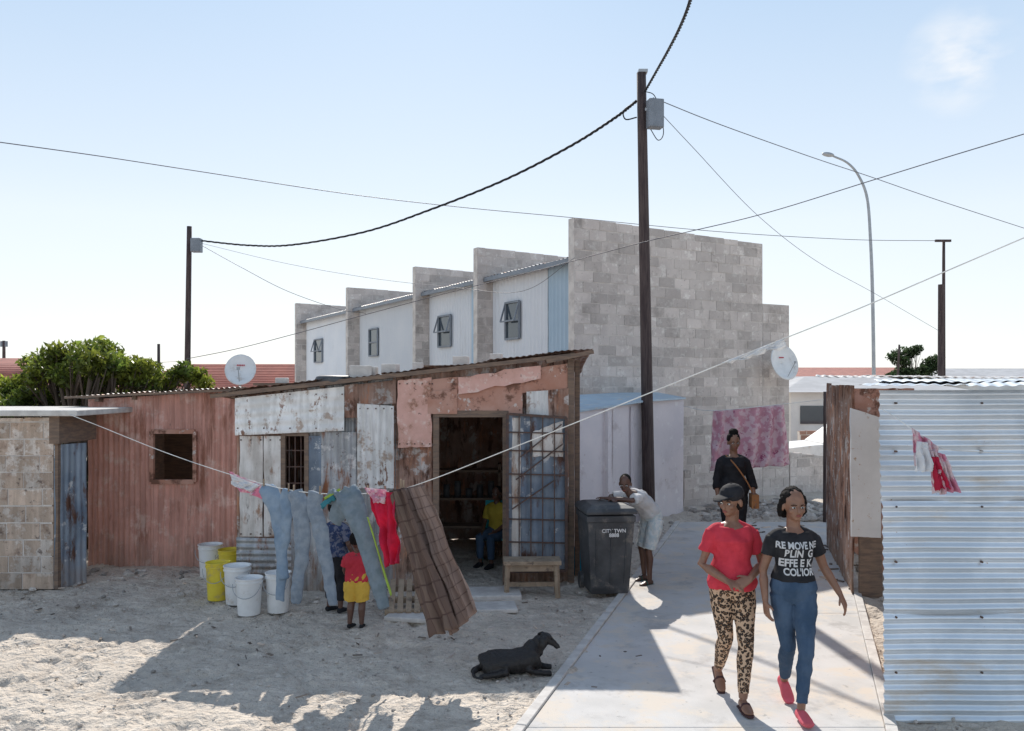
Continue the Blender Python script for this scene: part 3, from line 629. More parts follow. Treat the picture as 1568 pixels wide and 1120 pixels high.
cloth('lime_piping',lp(562,792,-.13),lp(564,792,-.13),lp(600,912,-.12),lp(598,913,-.12),m_lime,1,.006,4,30,parent=hg,thick=.003)
cloth('lime_waist_piping',lp(496,762,-.12),lp(520,748,-.12),lp(521,751,-.12),lp(498,766,-.12),m_lime,1,.004,6,6,parent=hg,thick=.003)
cloth('teal_waistband',lp(490,772,-.12),lp(510,758,-.12),lp(513,764,-.13),lp(494,780,-.13),m_teal,1,.012,20,12,parent=hg)
rg=grp('crimson_tshirt')
cloth('front',lp(562,750,-.10),lp(606,755,-.10),lp(613,860,-.12),lp(592,868,-.12),m_redl,2.5,.05,parent=rg,seed=3)
cloth('sleeve',lp(558,747,-.12),lp(592,750,-.12),lp(588,770,-.14),lp(572,770,-.14),m_pcloth,2,.02,parent=rg,seed=4)
bl_=grp('plaid_blanket')
cloth('rear_fold',lp(606,750,-.02),lp(650,742,-.02),lp(733,935,-.12),lp(690,975,-.12),m_plaid,3.5,.04,parent=bl_,seed=1)
cloth('front_fold',lp(596,752,-.09),lp(620,747,-.09),lp(700,962,-.24),lp(655,978,-.24),m_plaidd,1.8,.035,parent=bl_,seed=6)
mb=MB()
for px,py in ((404,741),(442,748),(450,750),(490,752),(529,752),(563,752),(590,752),(618,744),(614,742)):
    p=lp(px,py,-.02); mb.beam(p+V((0,0,-.03)),p+V((0,0,.045)),.014,.012)
mb.obj('clothes_pegs',m_woodl,None)
curve('washing_line',smooth_pts([W(1349,626,6.05),W(1372,640,5.9),W(1400,660,5.8),W(1440,686,5.75),W(1500,692,5.7),W(1600,698,5.6)]),.0035,m_line)
sc=grp('pink_scarf')
cloth('upper',W(1396,655,5.79),W(1436,684,5.74),W(1446,728,5.72),W(1402,712,5.76),m_pcloth,3,.04,parent=sc,seed=9)
cloth('lower',W(1424,690,5.73),W(1446,696,5.72),W(1473,752,5.70),W(1430,757,5.72),m_pcloth,4,.03,parent=sc,seed=2)
cloth('crimson_part',W(1424,700,5.70),W(1436,700,5.70),W(1456,748,5.68),W(1434,752,5.68),m_redl,2,.02,parent=sc,seed=12)
cloth('white_part',W(1404,676,5.70),W(1420,678,5.70),W(1432,722,5.68),W(1403,722,5.68),m_wcloth,2,.02,parent=sc,seed=5)
tw=grp('patterned_towel'); m_towel=M('pink_floral',(.70,.38,.46),(.82,.63,.67),sc=8,lo=.47,hi=.54,trans=.3,bump=0,stains=[((.46,.14,.24),5,.62,.66)])
cloth('towel',W(1092,630,15.1),W(1200,620,15.1),W(1211,712,15.1),W(1088,722,15.1),m_towel,5,.06,parent=tw,grow=.3)
curve('washing_line',smooth_pts([W(1046,622,16),W(1092,629,15.1),W(1200,619,15.1),W(1262,612,15)]),.006,m_line)
e7,_=upole('line_post',1263,600,15,.03)
rgw=grp('white_rag'); cloth('rag',lp(1105,556),lp(1200,520),lp(1204,530),lp(1120,556),m_wcloth,3,.02,parent=rgw)
# ---------------------------------------------------------------- satellite dishes
def dish(name,c,r,face,logo,post,lr):
    e=grp(name); f=V(face).normalized(); a=f.cross(V((0,0,1))).normalized(); u=a.cross(f); vs=[];fs=[];n=28;m=7
    for j in range(m+1):
        rr=r*j/m
        for k in range(n):
            q=2*math.pi*k/n; vs.append(V(c)+a*rr*math.cos(q)+u*rr*1.08*math.sin(q)+f*(rr*rr/r*.28))
    for j in range(m):
        for k in range(n): k2=(k+1)%n; fs.append((j*n+k,j*n+k2,(j+1)*n+k2,(j+1)*n+k))
    o=mesh_obj('reflector',vs,fs,m_wplast,e,True); mo=o.modifiers.new('s','SOLIDIFY');mo.thickness=.012
    mb=MB(); mb.beam(V(c)-u*r*.9+f*.1,V(c)+f*r*1.1-u*.25*r,.010,.010); mb.cbox(V(c)+f*r*1.1-u*.25*r,.04,.04,.05); mb.beam(V(c)-f*.03,V(post),.035,.035); mb.obj('arm_and_mount',m_steel,e)
    mb=MB(); cc=V(c)+f*.03+u*r*.35
    for k in range(5): mb.beam(cc+a*(k-2.2)*lr*.22,cc+a*(k-1.5)*lr*.22,.01,lr*.18,up=u)
    mb.obj('logo',logo,e)
dish('satellite_dish',W(369,568,14),.245,(.15,-1,.35),m_lid,W(366,610,14.2),.12)
dish('satellite_dish',W(1197,557,18.2),.36,(.45,-1,.3),m_lid,W(1178,560,18.9),.12)
# ---------------------------------------------------------------- buckets, bin, bench, pallet
def bucket(px,by,hpx,wpx,mat):
    p=G(px,by); d=p.y+.1; s=d/F; h=hpx*s; r=wpx*s/2; e=grp('yellow_bucket' if mat is m_yplast else 'white_bucket'); n=24
    prof=[(r*.82,0),(r*.84,.01),(r*.97,h*.86),(r*1.03,h*.87),(r*1.03,h*.91),(r*.98,h*.915),(r*1.0,h*.97),(r*1.05,h*.975),(r*1.05,h),(r*.98,h),(r*.93,h*.93),(.001,h*.93)]
    vs=[V((p.x+q[0]*math.cos(2*math.pi*k/n),d+q[0]*math.sin(2*math.pi*k/n),q[1])) for q in prof for k in range(n)]
    fs=[(j*n+k,j*n+(k+1)%n,(j+1)*n+(k+1)%n,(j+1)*n+k) for j in range(len(prof)-1) for k in range(n)]
    o=mesh_obj('pail',vs,fs,mat,e,True); m=o.modifiers.new('e','EDGE_SPLIT'); m.split_angle=.7
    curve('handle',[V((p.x+r*1.06*math.cos(a),d-.02-r*.5*math.sin(a)-r*.5,h*.86-h*.36*math.sin(a))) for a in np.linspace(0,math.pi,16)],.004,m_steel,e)
for b in ((377,944,56,40,m_wplast),(422,940,60,38,m_wplast),(359,927,58,40,m_wplast),(329,921,57,36,m_yplast),(350,890,46,38,m_yplast),(427,905,40,36,m_yplast),(318,886,50,36,m_wplast),(349,868,48,32,m_wplast)): bucket(*b)
wb=grp('wheelie_bin'); bx,by=W(927,700,9.98).x,9.98
R=Matrix.Rotation(.12,3,'Z')
def bp(x,y,z): q=R@V((x,y,0)); return V((bx+q.x,by+q.y,z))
mb=MB()
def loft(secs):
    b=len(mb.v)
    for hx,y0,y1,z in secs:
        for x,y in ((-hx,y0),(hx,y0),(hx,y1),(-hx,y1)): mb.v.append(bp(x,y,z)); mb.var.append(1)
    for i in range(len(secs)-1):
        for k in range(4): k2=(k+1)%4; mb.f.append((b+i*4+k,b+i*4+k2,b+i*4+4+k2,b+i*4+4+k)); mb.mi.append(0)
    mb.f.append((b+3,b+2,b+1,b)); m=b+len(secs)*4; mb.f.append((m-4,m-3,m-2,m-1)); mb.mi+=[0,0]
loft([(.215,-.22,.25,.03),(.225,-.24,.27,.1),(.27,-.30,.33,.86),(.285,-.315,.345,.87),(.285,-.315,.345,.93),(.275,-.305,.335,.94)])
loft([(.295,-.33,.36,.955),(.30,-.335,.37,.985),(.28,-.31,.36,1.02),(.20,-.22,.28,1.05)])
for x in (-.1,.1): mb.tube([bp(x-.02,.38,.98),bp(x+.02,.42,1.0)],.02,8)
mb.tube([bp(-.27,.40,.98),bp(.27,.40,.98)],.018,8)
for x in (-.16,0,.16): mb.beam(bp(x,-.245,.15),bp(x*1.12,-.302,.8),.012,.014)
mb.obj('body_and_lid',m_bin,wb,bevel=.012)
mb=MB()
for x in (-.24,.24): mb.tube([bp(x-.025,.24,.1),bp(x+.025,.24,.1)],.1,18)
mb.obj('wheels',m_bin,wb)
def text(body,size,mat,parent,M4,name='lettering',bold=.02):
    c=bpy.data.curves.new(name,'FONT'); c.body=body; c.size=size; c.align_x='CENTER'; c.align_y='CENTER'; c.offset=size*bold; c.space_line=.85
    o=bpy.data.objects.new(name,c); me=eval_mesh(o)
    me.transform(M4); me.materials.clear(); me.materials.append(mat); return link(bpy.data.objects.new(name,me),parent)
p=bp(.03,-.292,.74)+R@V((0,-.010,0))
text('CITY TWN\n8888',.058,m_wplast,wb,Matrix.Translation(p)@R.to_4x4()@Matrix.Rotation(math.radians(90-4),4,'X'))
bn=grp('wooden_bench'); mb=MB(); q=G(815,917); bx2=q.x;by2=q.y+.15
mb.cbox((bx2,by2,.40),.66,.30,.045,.03); mb.cbox((bx2,by2-.1,.34),.6,.03,.08,.03)
for x in (-.28,.28):
    for y in (-.11,.11): mb.beam((bx2+x*1.05,by2+y*1.1,0),(bx2+x,by2+y,.38),.045,.045)
mb.cbox((bx2,by2+.0,.13),.56,.04,.05,.03); mb.obj('seat_and_legs',m_woodl,bn,bevel=.004)
pa=grp('wooden_pallet'); mb=MB(); q=G(622,946)
for i in range(5): mb.cbox((q.x-.18+.09*i,q.y+.25,.17),.06,.62,.02,.1,rx=.35)
for y in (.02,.25,.48): mb.cbox((q.x,q.y+y,.05+y*.3),.45,.06,.06,.1)
mb.obj('slats',m_woodl,pa,bevel=.003)
mb=MB(); q=G(886,880); mb.tube([(q.x,q.y,0),(q.x,q.y,.3),(q.x,q.y,.36)],[.09,.09,.05],14); mb.obj('blue_water_container',M('blue_plastic',(.02,.3,.5),bump=0),None,True)
# ---------------------------------------------------------------- vegetation
def leaves(name,clumps,size,mat,parent,seed=1,asp=.38):
    r=np.random.default_rng(seed); P=[];VA=[]
    for c,rad,n in clumps:
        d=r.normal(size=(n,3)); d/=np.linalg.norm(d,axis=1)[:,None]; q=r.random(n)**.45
        pp=np.array(c)+d*q[:,None]*np.array(rad); P.append(pp); VA.append(np.clip(.35+.85*q*(d[:,2]*.5+.6)+r.normal(0,.2,n),.22,2.0)*r.uniform(.7,1.3))  # lit tips painted into leaf tone: lighter toward each clump's top and outside
    P=np.concatenate(P);VA=np.concatenate(VA);n=len(P)
    a=r.normal(size=(n,3));a[:,2]=abs(a[:,2])*.9+.2;a/=np.linalg.norm(a,axis=1)[:,None]
    b=np.cross(a,r.normal(size=(n,3)));b/=np.linalg.norm(b,axis=1)[:,None]
    s=size*r.uniform(.6,1.3,n)[:,None]
    vs=np.stack([P-a*s*.5,P+b*s*asp*.5,P+a*s*.5,P-b*s*asp*.5],1).reshape(-1,3)
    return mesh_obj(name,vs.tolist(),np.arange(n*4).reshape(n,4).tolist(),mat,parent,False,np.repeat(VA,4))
def shrub(name,clumps,size,mat,base,seed):
    e=grp(name); leaves('foliage',clumps,size,mat,e,seed); mb=MB()
    for c,rad,n in clumps:
        c=V(c); b=V(base)+V((random.uniform(-.3,.3),random.uniform(-.2,.2),0)); m=b.lerp(c,.5)+V((random.uniform(-.2,.2),0,-.1)); mb.tube([b,m,c],[.07,.045,.02],7)
        for _ in range(4): mb.tube([m.lerp(c,random.random()),c+V([random.uniform(-1,1)*x*.8 for x in rad])],[.018,.006],5)
    mb.obj('branches',m_tree,e,True); return e
cl=[]
rr=random.Random(3)
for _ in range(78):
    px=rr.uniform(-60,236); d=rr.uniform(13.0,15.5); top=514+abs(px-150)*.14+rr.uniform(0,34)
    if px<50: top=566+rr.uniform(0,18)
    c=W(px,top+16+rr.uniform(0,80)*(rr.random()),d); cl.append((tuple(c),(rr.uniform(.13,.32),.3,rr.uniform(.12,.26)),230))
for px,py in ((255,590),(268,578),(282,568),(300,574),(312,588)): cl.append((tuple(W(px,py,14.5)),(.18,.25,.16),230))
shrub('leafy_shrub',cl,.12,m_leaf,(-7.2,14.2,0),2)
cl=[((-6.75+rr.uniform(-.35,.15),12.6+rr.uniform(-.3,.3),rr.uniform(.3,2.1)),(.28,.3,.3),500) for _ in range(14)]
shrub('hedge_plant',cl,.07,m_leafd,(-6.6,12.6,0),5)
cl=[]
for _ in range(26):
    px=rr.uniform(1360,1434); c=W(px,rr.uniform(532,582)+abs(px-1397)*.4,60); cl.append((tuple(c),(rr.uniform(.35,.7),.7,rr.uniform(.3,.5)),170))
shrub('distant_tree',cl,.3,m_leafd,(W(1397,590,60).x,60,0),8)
# ---------------------------------------------------------------- background buildings
def house(name,x0,x1,y0,y1,zw,zr,mw,mr,wn=()):
    e=grp(name); mb=MB(); mb.box((x0,y0,0),(x1-x0,0,0),(0,y1-y0,0),(0,0,zw)); mb.obj('walls',mw,e); ym=(y0+y1)/2; o=.4
    vs=[(x0-o,y0-o,zw-.05),(x1+o,y0-o,zw-.05),(x1-1.5,ym,zr),(x0+1.5,ym,zr),(x0-o,y1+o,zw-.05),(x1+o,y1+o,zw-.05)]
    mesh_obj('roof',vs,[(0,1,2,3),(4,3,2,5),(0,3,4),(1,5,2)],mr,e)
    mb=MB()
    for a,b,c,d in wn: mb.box((a,y0-.03,c),(b-a,0,0),(0,.02,0),(0,0,d-c))
    if wn: mb.obj('windows',m_glass,e)
    return e
m_hw=M('house_plaster',(.62,.56,.50),sc=.6); m_hwh=M('white_house_plaster',(.80,.80,.78),sc=.6); m_grey=M('fibre_cement_roof',(.5,.5,.51),sc=1)
th=house('tiled_house',-17,-9,37,45,2.35,3.45,m_hw,m_tile,[(-14,-13,1,2)])
th2=house('tiled_house',-33,-19.5,36,44,2.5,3.7,m_hw,m_tile)
for hh,xa,xb,yy0,zz0 in ((th,-17.2,-8.8,36.55,2.36),(th2,-33.2,-19.3,35.55,2.51)):
    mb=MB()
    for k in range(14):
        t=k/14; mb.beam((xa+t*1.6,yy0+4.3*t,zz0+1.1*t),(xb-t*1.6,yy0+4.3*t,zz0+1.1*t),.04,.05)
    mb.obj('tile_courses',m_tile,hh)
house('white_house',9.2,15,28,34,2.25,2.75,m_hwh,m_grey,[(9.5,10.5,1.15,1.75),(10.75,11.0,.9,1.9)])
house('warehouse',36,60,70,80,3.0,3.9,m_hwh,m_grey); house('warehouse',30,45,90,100,3.2,4.4,m_hwh,m_tile)
house('warehouse',18,34,62,70,2.6,3.1,m_hwh,m_grey)
bw=grp('distant_brick_wall'); blockwall('wall',(8.3,24.5),(1,0),4.5,lambda u:1.1,bw,M('red_block',(.36,.21,.16),var=True))
car=grp('parked_car'); mb=MB(); cx0,cy0=7.0,21.2
def cloft(secs):
    b=len(mb.v)
    for x,hw,zb,zt in secs:
        for y,z in ((-hw,zb),(hw,zb),(hw,zt),(-hw,zt)): mb.v.append(V((cx0+x,cy0+.85+y,z))); mb.var.append(1)
    for i in range(len(secs)-1):
        for k in range(4): k2=(k+1)%4; mb.f.append((b+i*4+k,b+i*4+k2,b+i*4+4+k2,b+i*4+4+k)); mb.mi.append(0)
    m=b+len(secs)*4; mb.f.append((b+3,b+2,b+1,b)); mb.f.append((m-4,m-3,m-2,m-1)); mb.mi+=[0,0]
cloft([(-.4,.70,.40,.65),(-.3,.80,.3,.82),(.6,.84,.3,.93),(1.0,.85,.3,.96),(3.1,.85,.3,.96),(3.7,.80,.35,.9),(3.8,.7,.4,.7)])
cloft([(.85,.74,.95,.97),(1.45,.64,.95,1.42),(2.6,.64,.95,1.44),(3.3,.72,.95,.98)])
mb.obj('body',m_wplast,car,bevel=.05)
mb=MB(); mb.cbox((cx0+1.55,cy0+.14,1.18),.7,.03,.28,rx=-.25); mb.cbox((cx0+2.35,cy0+.14,1.18),.6,.03,.28,rx=-.25); mb.obj('windows',m_glass,car)
mb=MB()
for x in (.3,2.9):
    for y in (.02,1.6): mb.tube([(cx0+x,cy0+y-.05,.32),(cx0+x,cy0+y+.12,.32)],.32,20)
mb.obj('wheels',m_bin,car)
# ---------------------------------------------------------------- people
def hand(mb,w,d,n,thumb,s=1.,curl=.35):
    w=V(w);d=V(d).normalized();n=V(n);n=(n-d*n.dot(d)).normalized();sd=V(thumb);sd=(sd-d*sd.dot(d)-n*sd.dot(n)).normalized()
    mb.tube([w-d*.01*s,w+d*.03*s,w+d*.07*s,w+d*.09*s],[(.024*s,.018*s),(.034*s,.016*s),(.039*s,.014*s),(.036*s,.011*s)],10,side=sd)
    for i,(off,ln) in enumerate(((.030,.92),(.010,1.0),(-.010,.95),(-.030,.76))):
        p=w+d*(.082-.004*abs(i-1))*s+sd*off*s; a=curl*(.6+.12*i); P=[p-d*.015*s]; q=p
        P.append(q)
        for k,l in enumerate((.036,.023,.018)):
            dirv=d*math.cos(a)+n*math.sin(a)+sd*(off*1.6); q=q+dirv*l*ln*s; P.append(q); a+=curl*1.1
        mb.tube(P,[.0085*s,.0085*s,.008*s,.0072*s,.0055*s],8)
    p=w+d*.025*s+sd*.028*s; dd=(sd*.75+d*.65+n*.3).normalized(); p2=p+dd*.034*s; d3=(dd*.6+d*.7+n*.3).normalized()
    mb.tube([p-dd*.01*s,p,p2,p2+d3*.024*s],[.012*s,.0115*s,.0095*s,.007*s],8)
RF=[(0,.09,.08),(.07,.15,.10),(.17,.170,.118),(.3,.148,.106),(.45,.115,.088),(.58,.124,.094),(.71,.140,.124),(.82,.142,.098),(.91,.118,.076),(.965,.075,.058),(1.0,.052,.052)]
RM=[(0,.09,.08),(.07,.135,.095),(.17,.145,.105),(.3,.138,.10),(.45,.130,.092),(.58,.140,.098),(.71,.155,.108),(.82,.160,.10),(.91,.132,.078),(.965,.085,.06),(1.0,.055,.052)]
def person(name,loc,yaw,J,s=1.0,hy=0,hp=0,skin=m_skin,vox=.006,top=None,bot=None,shoe=None,hair='short',RR=RF,fat=1.0,hs=1.0):
    e=grp(name); M4=Matrix.Translation(V(loc))@Matrix.Rotation(yaw,4,'Z')@Matrix.Scale(s,4)
    J={k:(V(v) if not isinstance(v,dict) else v) for k,v in J.items()}
    P,C,N_=J['P'],J['C'],J['N']; ax=(N_-P).normalized(); B0=P-ax*.08; ct=C*2-(B0+N_)*.5
    sp=lambda t:B0*(1-t)**2+ct*2*t*(1-t)+N_*t*t
    sv=(J['SR']-J['SL']).normalized(); hv=(J['HR']-J['HL']).normalized()
    def torso(mb,t0,t1,ex):
        ts_=[t for t,_,_ in RR if t0<t<t1]; ts_=[t0]+ts_+[t1]
        def rad(t):
            for (a,x,y),(b,x2,y2) in zip(RR,RR[1:]):
                if a<=t<=b: k=(t-a)/(b-a); return ((x+(x2-x)*k)*fat+ex,(y+(y2-y)*k)*fat+ex)
        b=len(mb.v); n=22
        for t in ts_:
            c=sp(t); tg=(sp(min(t+.02,1))-sp(max(t-.02,0))).normalized(); a=hv.lerp(sv,t); a=(a-tg*a.dot(tg)).normalized(); f=a.cross(tg)
            rx,ry=rad(t)
            for k in range(n):
                q=2*math.pi*k/n; cs,sn=math.cos(q),math.sin(q)
                cs=math.copysign(abs(cs)**.88,cs); sn=math.copysign(abs(sn)**.92,sn)
                mb.v.append(c+a*rx*cs+f*ry*sn); mb.var.append(1)
        for i in range(len(ts_)-1):
            for k in range(n): k2=(k+1)%n; mb.f.append((b+i*n+k,b+i*n+k2,b+(i+1)*n+k2,b+(i+1)*n+k)); mb.mi.append(0)
        mb.f.append(tuple(b+k for k in range(n))); mb.f.append(tuple(b+(len(ts_)-1)*n+k for k in range(n))); mb.mi+=[0,0]
    def arm(mb,Ad,f,ex,flare=0):
        sh,el,wr=J['S'+Ad],J['E'+Ad],J['W'+Ad]; P_=[sh,sh.lerp(el,.45),el,el.lerp(wr,.3),wr]; R_=[.045,.042,.034,.036,.023]; tt=[0,.45,1,1.3,2]
        pts=[];rd=[]
        for i,t in enumerate(tt):
            if t<f-.02: pts.append(P_[i]);rd.append(R_[i]*fat+ex+flare*t)
        i=len(pts)-1
        if i+1<len(tt):
            k=(f-tt[i])/(tt[i+1]-tt[i]); pts.append(P_[i].lerp(P_[i+1],k)); rd.append((R_[i]*(1-k)+R_[i+1]*k)*fat+ex+flare*f)
        mb.tube(pts,rd,14)
        neck=sp(.93); mb.tube([neck,neck.lerp(sh,.6)+V((0,0,.004)),sh.lerp(el,.08)],[.045*fat+ex*.6,.044*fat+ex*.8,.044*fat+ex],12)
    def leg(mb,Ad,f,ex,flare=0):
        h,kn,an=J['H'+Ad],J['K'+Ad],J['A'+Ad]; fw=V((0,-.012,0))
        P_=[h+V((0,0,.02)),h.lerp(kn,.3),h.lerp(kn,.7),kn+fw*.5,kn.lerp(an,.3)-fw,kn.lerp(an,.65),an]; R_=[.086,.084,.062,.052,.053,.041,.032]; tt=[0,.3,.7,1,1.3,1.65,2]
        pts=[];rd=[]
        for i,t in enumerate(tt):
            if t<f-.02: pts.append(P_[i]);rd.append(R_[i]*fat+ex+flare*t)
        i=len(pts)-1
        if i+1<len(tt):
            k=(f-tt[i])/(tt[i+1]-tt[i]); pts.append(P_[i].lerp(P_[i+1],k)); rd.append((R_[i]*(1-k)+R_[i+1]*k)*fat+ex+flare*f)
        mb.tube(pts,rd,16)
    def footaxes(Ad):
        an=J['A'+Ad]; T_=V(J.get('T'+Ad,(0,-1,0))).normalized(); sd=T_.cross(V((0,0,1))).normalized(); dn=sd.cross(T_).normalized()
        return an,T_,sd,(dn if dn.z<0 else -dn)
    def foot(mb,Ad,ex):
        an,T_,sd,dn=footaxes(Ad)
        P_=[an-T_*.055+dn*.045,an-T_*.03+dn*.04,an+T_*.04+dn*.038,an+T_*.11+dn*.052,an+T_*.155+dn*.058,an+T_*.175+dn*.06]
        mb.tube(P_,[(.02+ex,.02+ex),(.031+ex,.036+ex),(.034+ex,.036+ex),(.042+ex,.022+ex),(.036+ex,.015+ex),(.018+ex,.009+ex)],12,side=sd)
    Rh=(Matrix.Rotation(hy,3,'Z')@Matrix.Rotation(hp,3,'X')); nb=J.get('HD',N_+V((0,-.012,.055)))
    hp_=lambda x,y,z: nb+Rh@(V((x,y,z))*hs)
    mb=MB(); torso(mb,0,1,0)
    mb.tube([N_-ax*.05,N_,nb+Rh@V((0,.01,.05))],[.060,.05,.048],14)
    for A_ in 'LR':
        arm(mb,A_,2,0); leg(mb,A_,2,0); foot(mb,A_,0)
        hd=J.get('hand'+A_,{}); el,wr=J['E'+A_],J['W'+A_]
        x=1 if A_=='R' else -1
        hand(mb,wr,hd.get('d',wr-el),hd.get('n',(-x,0,0)),hd.get('t',(0,-1,0)),1.0*min(hs,1.1),hd.get('c',.35))
    mb.ell(hp_(0,.012,.125),(.072*hs,.090*hs,.092*hs),Rh); mb.ell(hp_(0,-.022,.065),(.054*hs,.060*hs,.070*hs),Rh); mb.ell(hp_(0,-.055,.022),(.026*hs,.022*hs,.02*hs),Rh)
    mb.tube([hp_(0,-.072,.108),hp_(0,-.088,.085),hp_(0,-.094,.068),hp_(0,-.078,.058)],[.009*hs,.011*hs,.016*hs,.012*hs],8)
    mb.ell(hp_(0,-.076,.043),(.024*hs,.011*hs,.010*hs),Rh)
    mb.ell(hp_(0,-.062,.118),(.048*hs,.018*hs,.012*hs),Rh)
    for x in (-1,1): mb.ell(hp_(.075*x,.012,.088),(.010*hs,.018*hs,.030*hs),Rh); mb.ell(hp_(.036*x,-.052,.072),(.022*hs,.022*hs,.02*hs),Rh)
    remesh('body',mb,vox,skin,e,3,0,M4=M4)
    mb=MB()
    for x in (-1,1):
        mb.ell(hp_(.030*x,-.070,.097),(.0135*hs,.010*hs,.0075*hs),Rh,10,mi=0); mb.ell(hp_(.030*x,-.0775,.097),(.0062*hs,.004*hs,.0062*hs),Rh,8,mi=1)
        mb.tube([hp_(.014*x,-.081,.113),hp_(.032*x,-.080,.118),hp_(.05*x,-.068,.113)],.0028*hs,6,mi=2)
    mb.ell(hp_(0,-.085,.0465),(.021*hs,.007*hs,.0045*hs),Rh,10,mi=3); mb.ell(hp_(0,-.084,.039),(.018*hs,.008*hs,.0055*hs),Rh,10,mi=3)
    o=mb.obj('face_features',[m_eye,m_iris,m_hair,m_lip],e,True); o.data.transform(M4)
    mb=MB()
    if hair=='buzz': mb.ell(hp_(0,.024,.134),(.0765*hs,.086*hs,.088*hs),Rh); w_=.001
    if hair=='bun': mb.ell(hp_(0,.030,.142),(.084*hs,.092*hs,.088*hs),Rh); mb.ell(hp_(.0,.03,.225),(.06*hs,.06*hs,.045*hs),Rh); w_=.004
    if hair=='long':
        mb.ell(hp_(0,.034,.142),(.082*hs,.093*hs,.086*hs),Rh)
        for x in (-1,1): mb.tube([hp_(.070*x,.01,.16),hp_(.082*x,.025,.11),hp_(.086*x,.04,.055),hp_(.074*x,.05,.015)],[.018,.022,.026,.018],10)
        mb.tube([hp_(0,.08,.13),hp_(0,.09,.06),hp_(0,.08,.0)],[(.06,.03),(.07,.035),(.055,.025)],12,side=Rh@V((1,0,0))); w_=.006
    if hair=='cap':
        mb.ell(hp_(0,.035,.095),(.079*hs,.082*hs,.075*hs),Rh); w_=.004
        mb2=MB(); mb2.ell(hp_(0,.012,.152),(.084*hs,.102*hs,.076*hs),Rh)
        mb2.tube([hp_(0,-.055,.150),hp_(0,-.10,.152),hp_(0,-.14,.146),hp_(0,-.170,.134)],[(.074*hs,.010),(.070*hs,.008),(.055*hs,.007),(.03*hs,.006)],14,side=Rh@V((1,0,0)))
        mb2.ell(hp_(0,.012,.228),(.009,.009,.006),Rh)
        remesh('cap',mb2,.006,m_black,e,1,0,M4=M4)
    remesh('hair',mb,.006,m_hair,e,1,w_,60,M4=M4)
    r={}
    if top:
        mb=MB(); torso(mb,top.get('t0',.22),top.get('t1',.955),top.get('e',.012))
        for A_ in 'LR': arm(mb,A_,top.get('sl',.6),top.get('se',.012),top.get('fl',.01))
        r['top']=remesh(top.get('name','tshirt'),mb,vox*1.1,top['mat'],e,2,top.get('wr',.006),top.get('wf',13),M4=M4)
    if bot:
        mb=MB(); torso(mb,0.0,bot.get('t1',.36),bot.get('e',.008))
        for A_ in 'LR': leg(mb,A_,bot.get('f',1.9),bot.get('e',.008),bot.get('fl',0))
        r['bot']=remesh(bot.get('name','trousers'),mb,vox*1.1,bot['mat'],e,1,bot.get('wr',.004),bot.get('wf',18),M4=M4)
    if shoe:
        mb=MB()
        for A_ in 'LR':
            if shoe[1]=='full': foot(mb,A_,.007)
            else:
                an,T_,sd,dn=footaxes(A_)
                mb.tube([an-T_*.075+dn*.078,an+T_*.03+dn*.078,an+T_*.12+dn*.078,an+T_*.19+dn*.078],[(.034,.011),(.036,.011),(.047,.011),(.025,.01)],12,side=sd)
                mb.tube([an+T_*.075+dn*.072-sd*.045,an+T_*.07+dn*.018-sd*.02,an+T_*.07+dn*.018+sd*.02,an+T_*.075+dn*.072+sd*.045],[.012]*4,8)
        remesh('shoes',mb,.006,shoe[0],e,1,0,M4=M4)
    return e,r,M4
base=dict(P=(0,0,.90),C=(0,-.005,1.12),N=(0,0,1.37),SL=(-.145,0,1.295),SR=(.145,0,1.295),EL=(-.20,.02,1.04),ER=(.20,.02,1.04),WL=(-.20,-.06,.83),WR=(.20,-.06,.83),
 HL=(-.082,0,.86),HR=(.082,0,.86),KL=(-.08,-.02,.47),KR=(.08,-.02,.47),AL=(-.08,.02,.08),AR=(.08,.02,.08))
def pose(**k): d=dict(base); d.update(k); return d
Jc=pose(P=(0,0,.88),EL=(-.235,.0,1.045),ER=(.235,.01,1.05),WL=(-.085,-.19,.955),WR=(.085,-.19,.975),HL=(-.082,.01,.85),HR=(.08,-.01,.85),
 KL=(-.055,-.01,.475),KR=(.07,-.13,.47),AL=(-.045,.24,.165),AR=(.03,-.20,.085),TL=(0,-.80,-.55),TR=(.02,-1,.05),
 handL={'d':(.8,-.3,-.25),'n':(.2,.4,-1),'t':(.1,-.9,.3),'c':.55},handR={'d':(-.85,-.25,-.35),'n':(-.2,.6,-.6),'t':(-.1,-.5,.8),'c':.5})
person('woman_in_red_tshirt',(1.69,6.52,.012),0,Jc,1.0,hy=math.radians(-52),hp=math.radians(8),hair='cap',skin=m_skin,vox=.006,hs=1.06,
 top=dict(mat=m_red,t0=.10,t1=.925,e=.015,sl=.62,se=.012,fl=.012,wr=.012),bot=dict(mat=m_leo,t1=.3,f=1.9,e=.005,wr=.003,name='leopard_leggings'),shoe=(m_dsandal,'sandal'),fat=1.03)
Jw=pose(EL=(-.215,.03,1.05),ER=(.235,.03,1.07),WL=(-.215,-.03,.83),WR=(.335,-.03,.88),HL=(-.082,.01,.86),HR=(.08,-.01,.86),
 KL=(-.03,.03,.475),KR=(.045,-.14,.475),AL=(.02,.27,.15),AR=(.0,-.17,.085),TL=(.05,-.82,-.5),TR=(0,-1,.05),
 handL={'d':(.05,-.25,-1),'n':(.9,.2,0),'t':(0,-1,0),'c':.4},handR={'d':(.35,-.2,-.9),'n':(-.7,.5,-.3),'t':(-.1,-1,0),'c':.35})
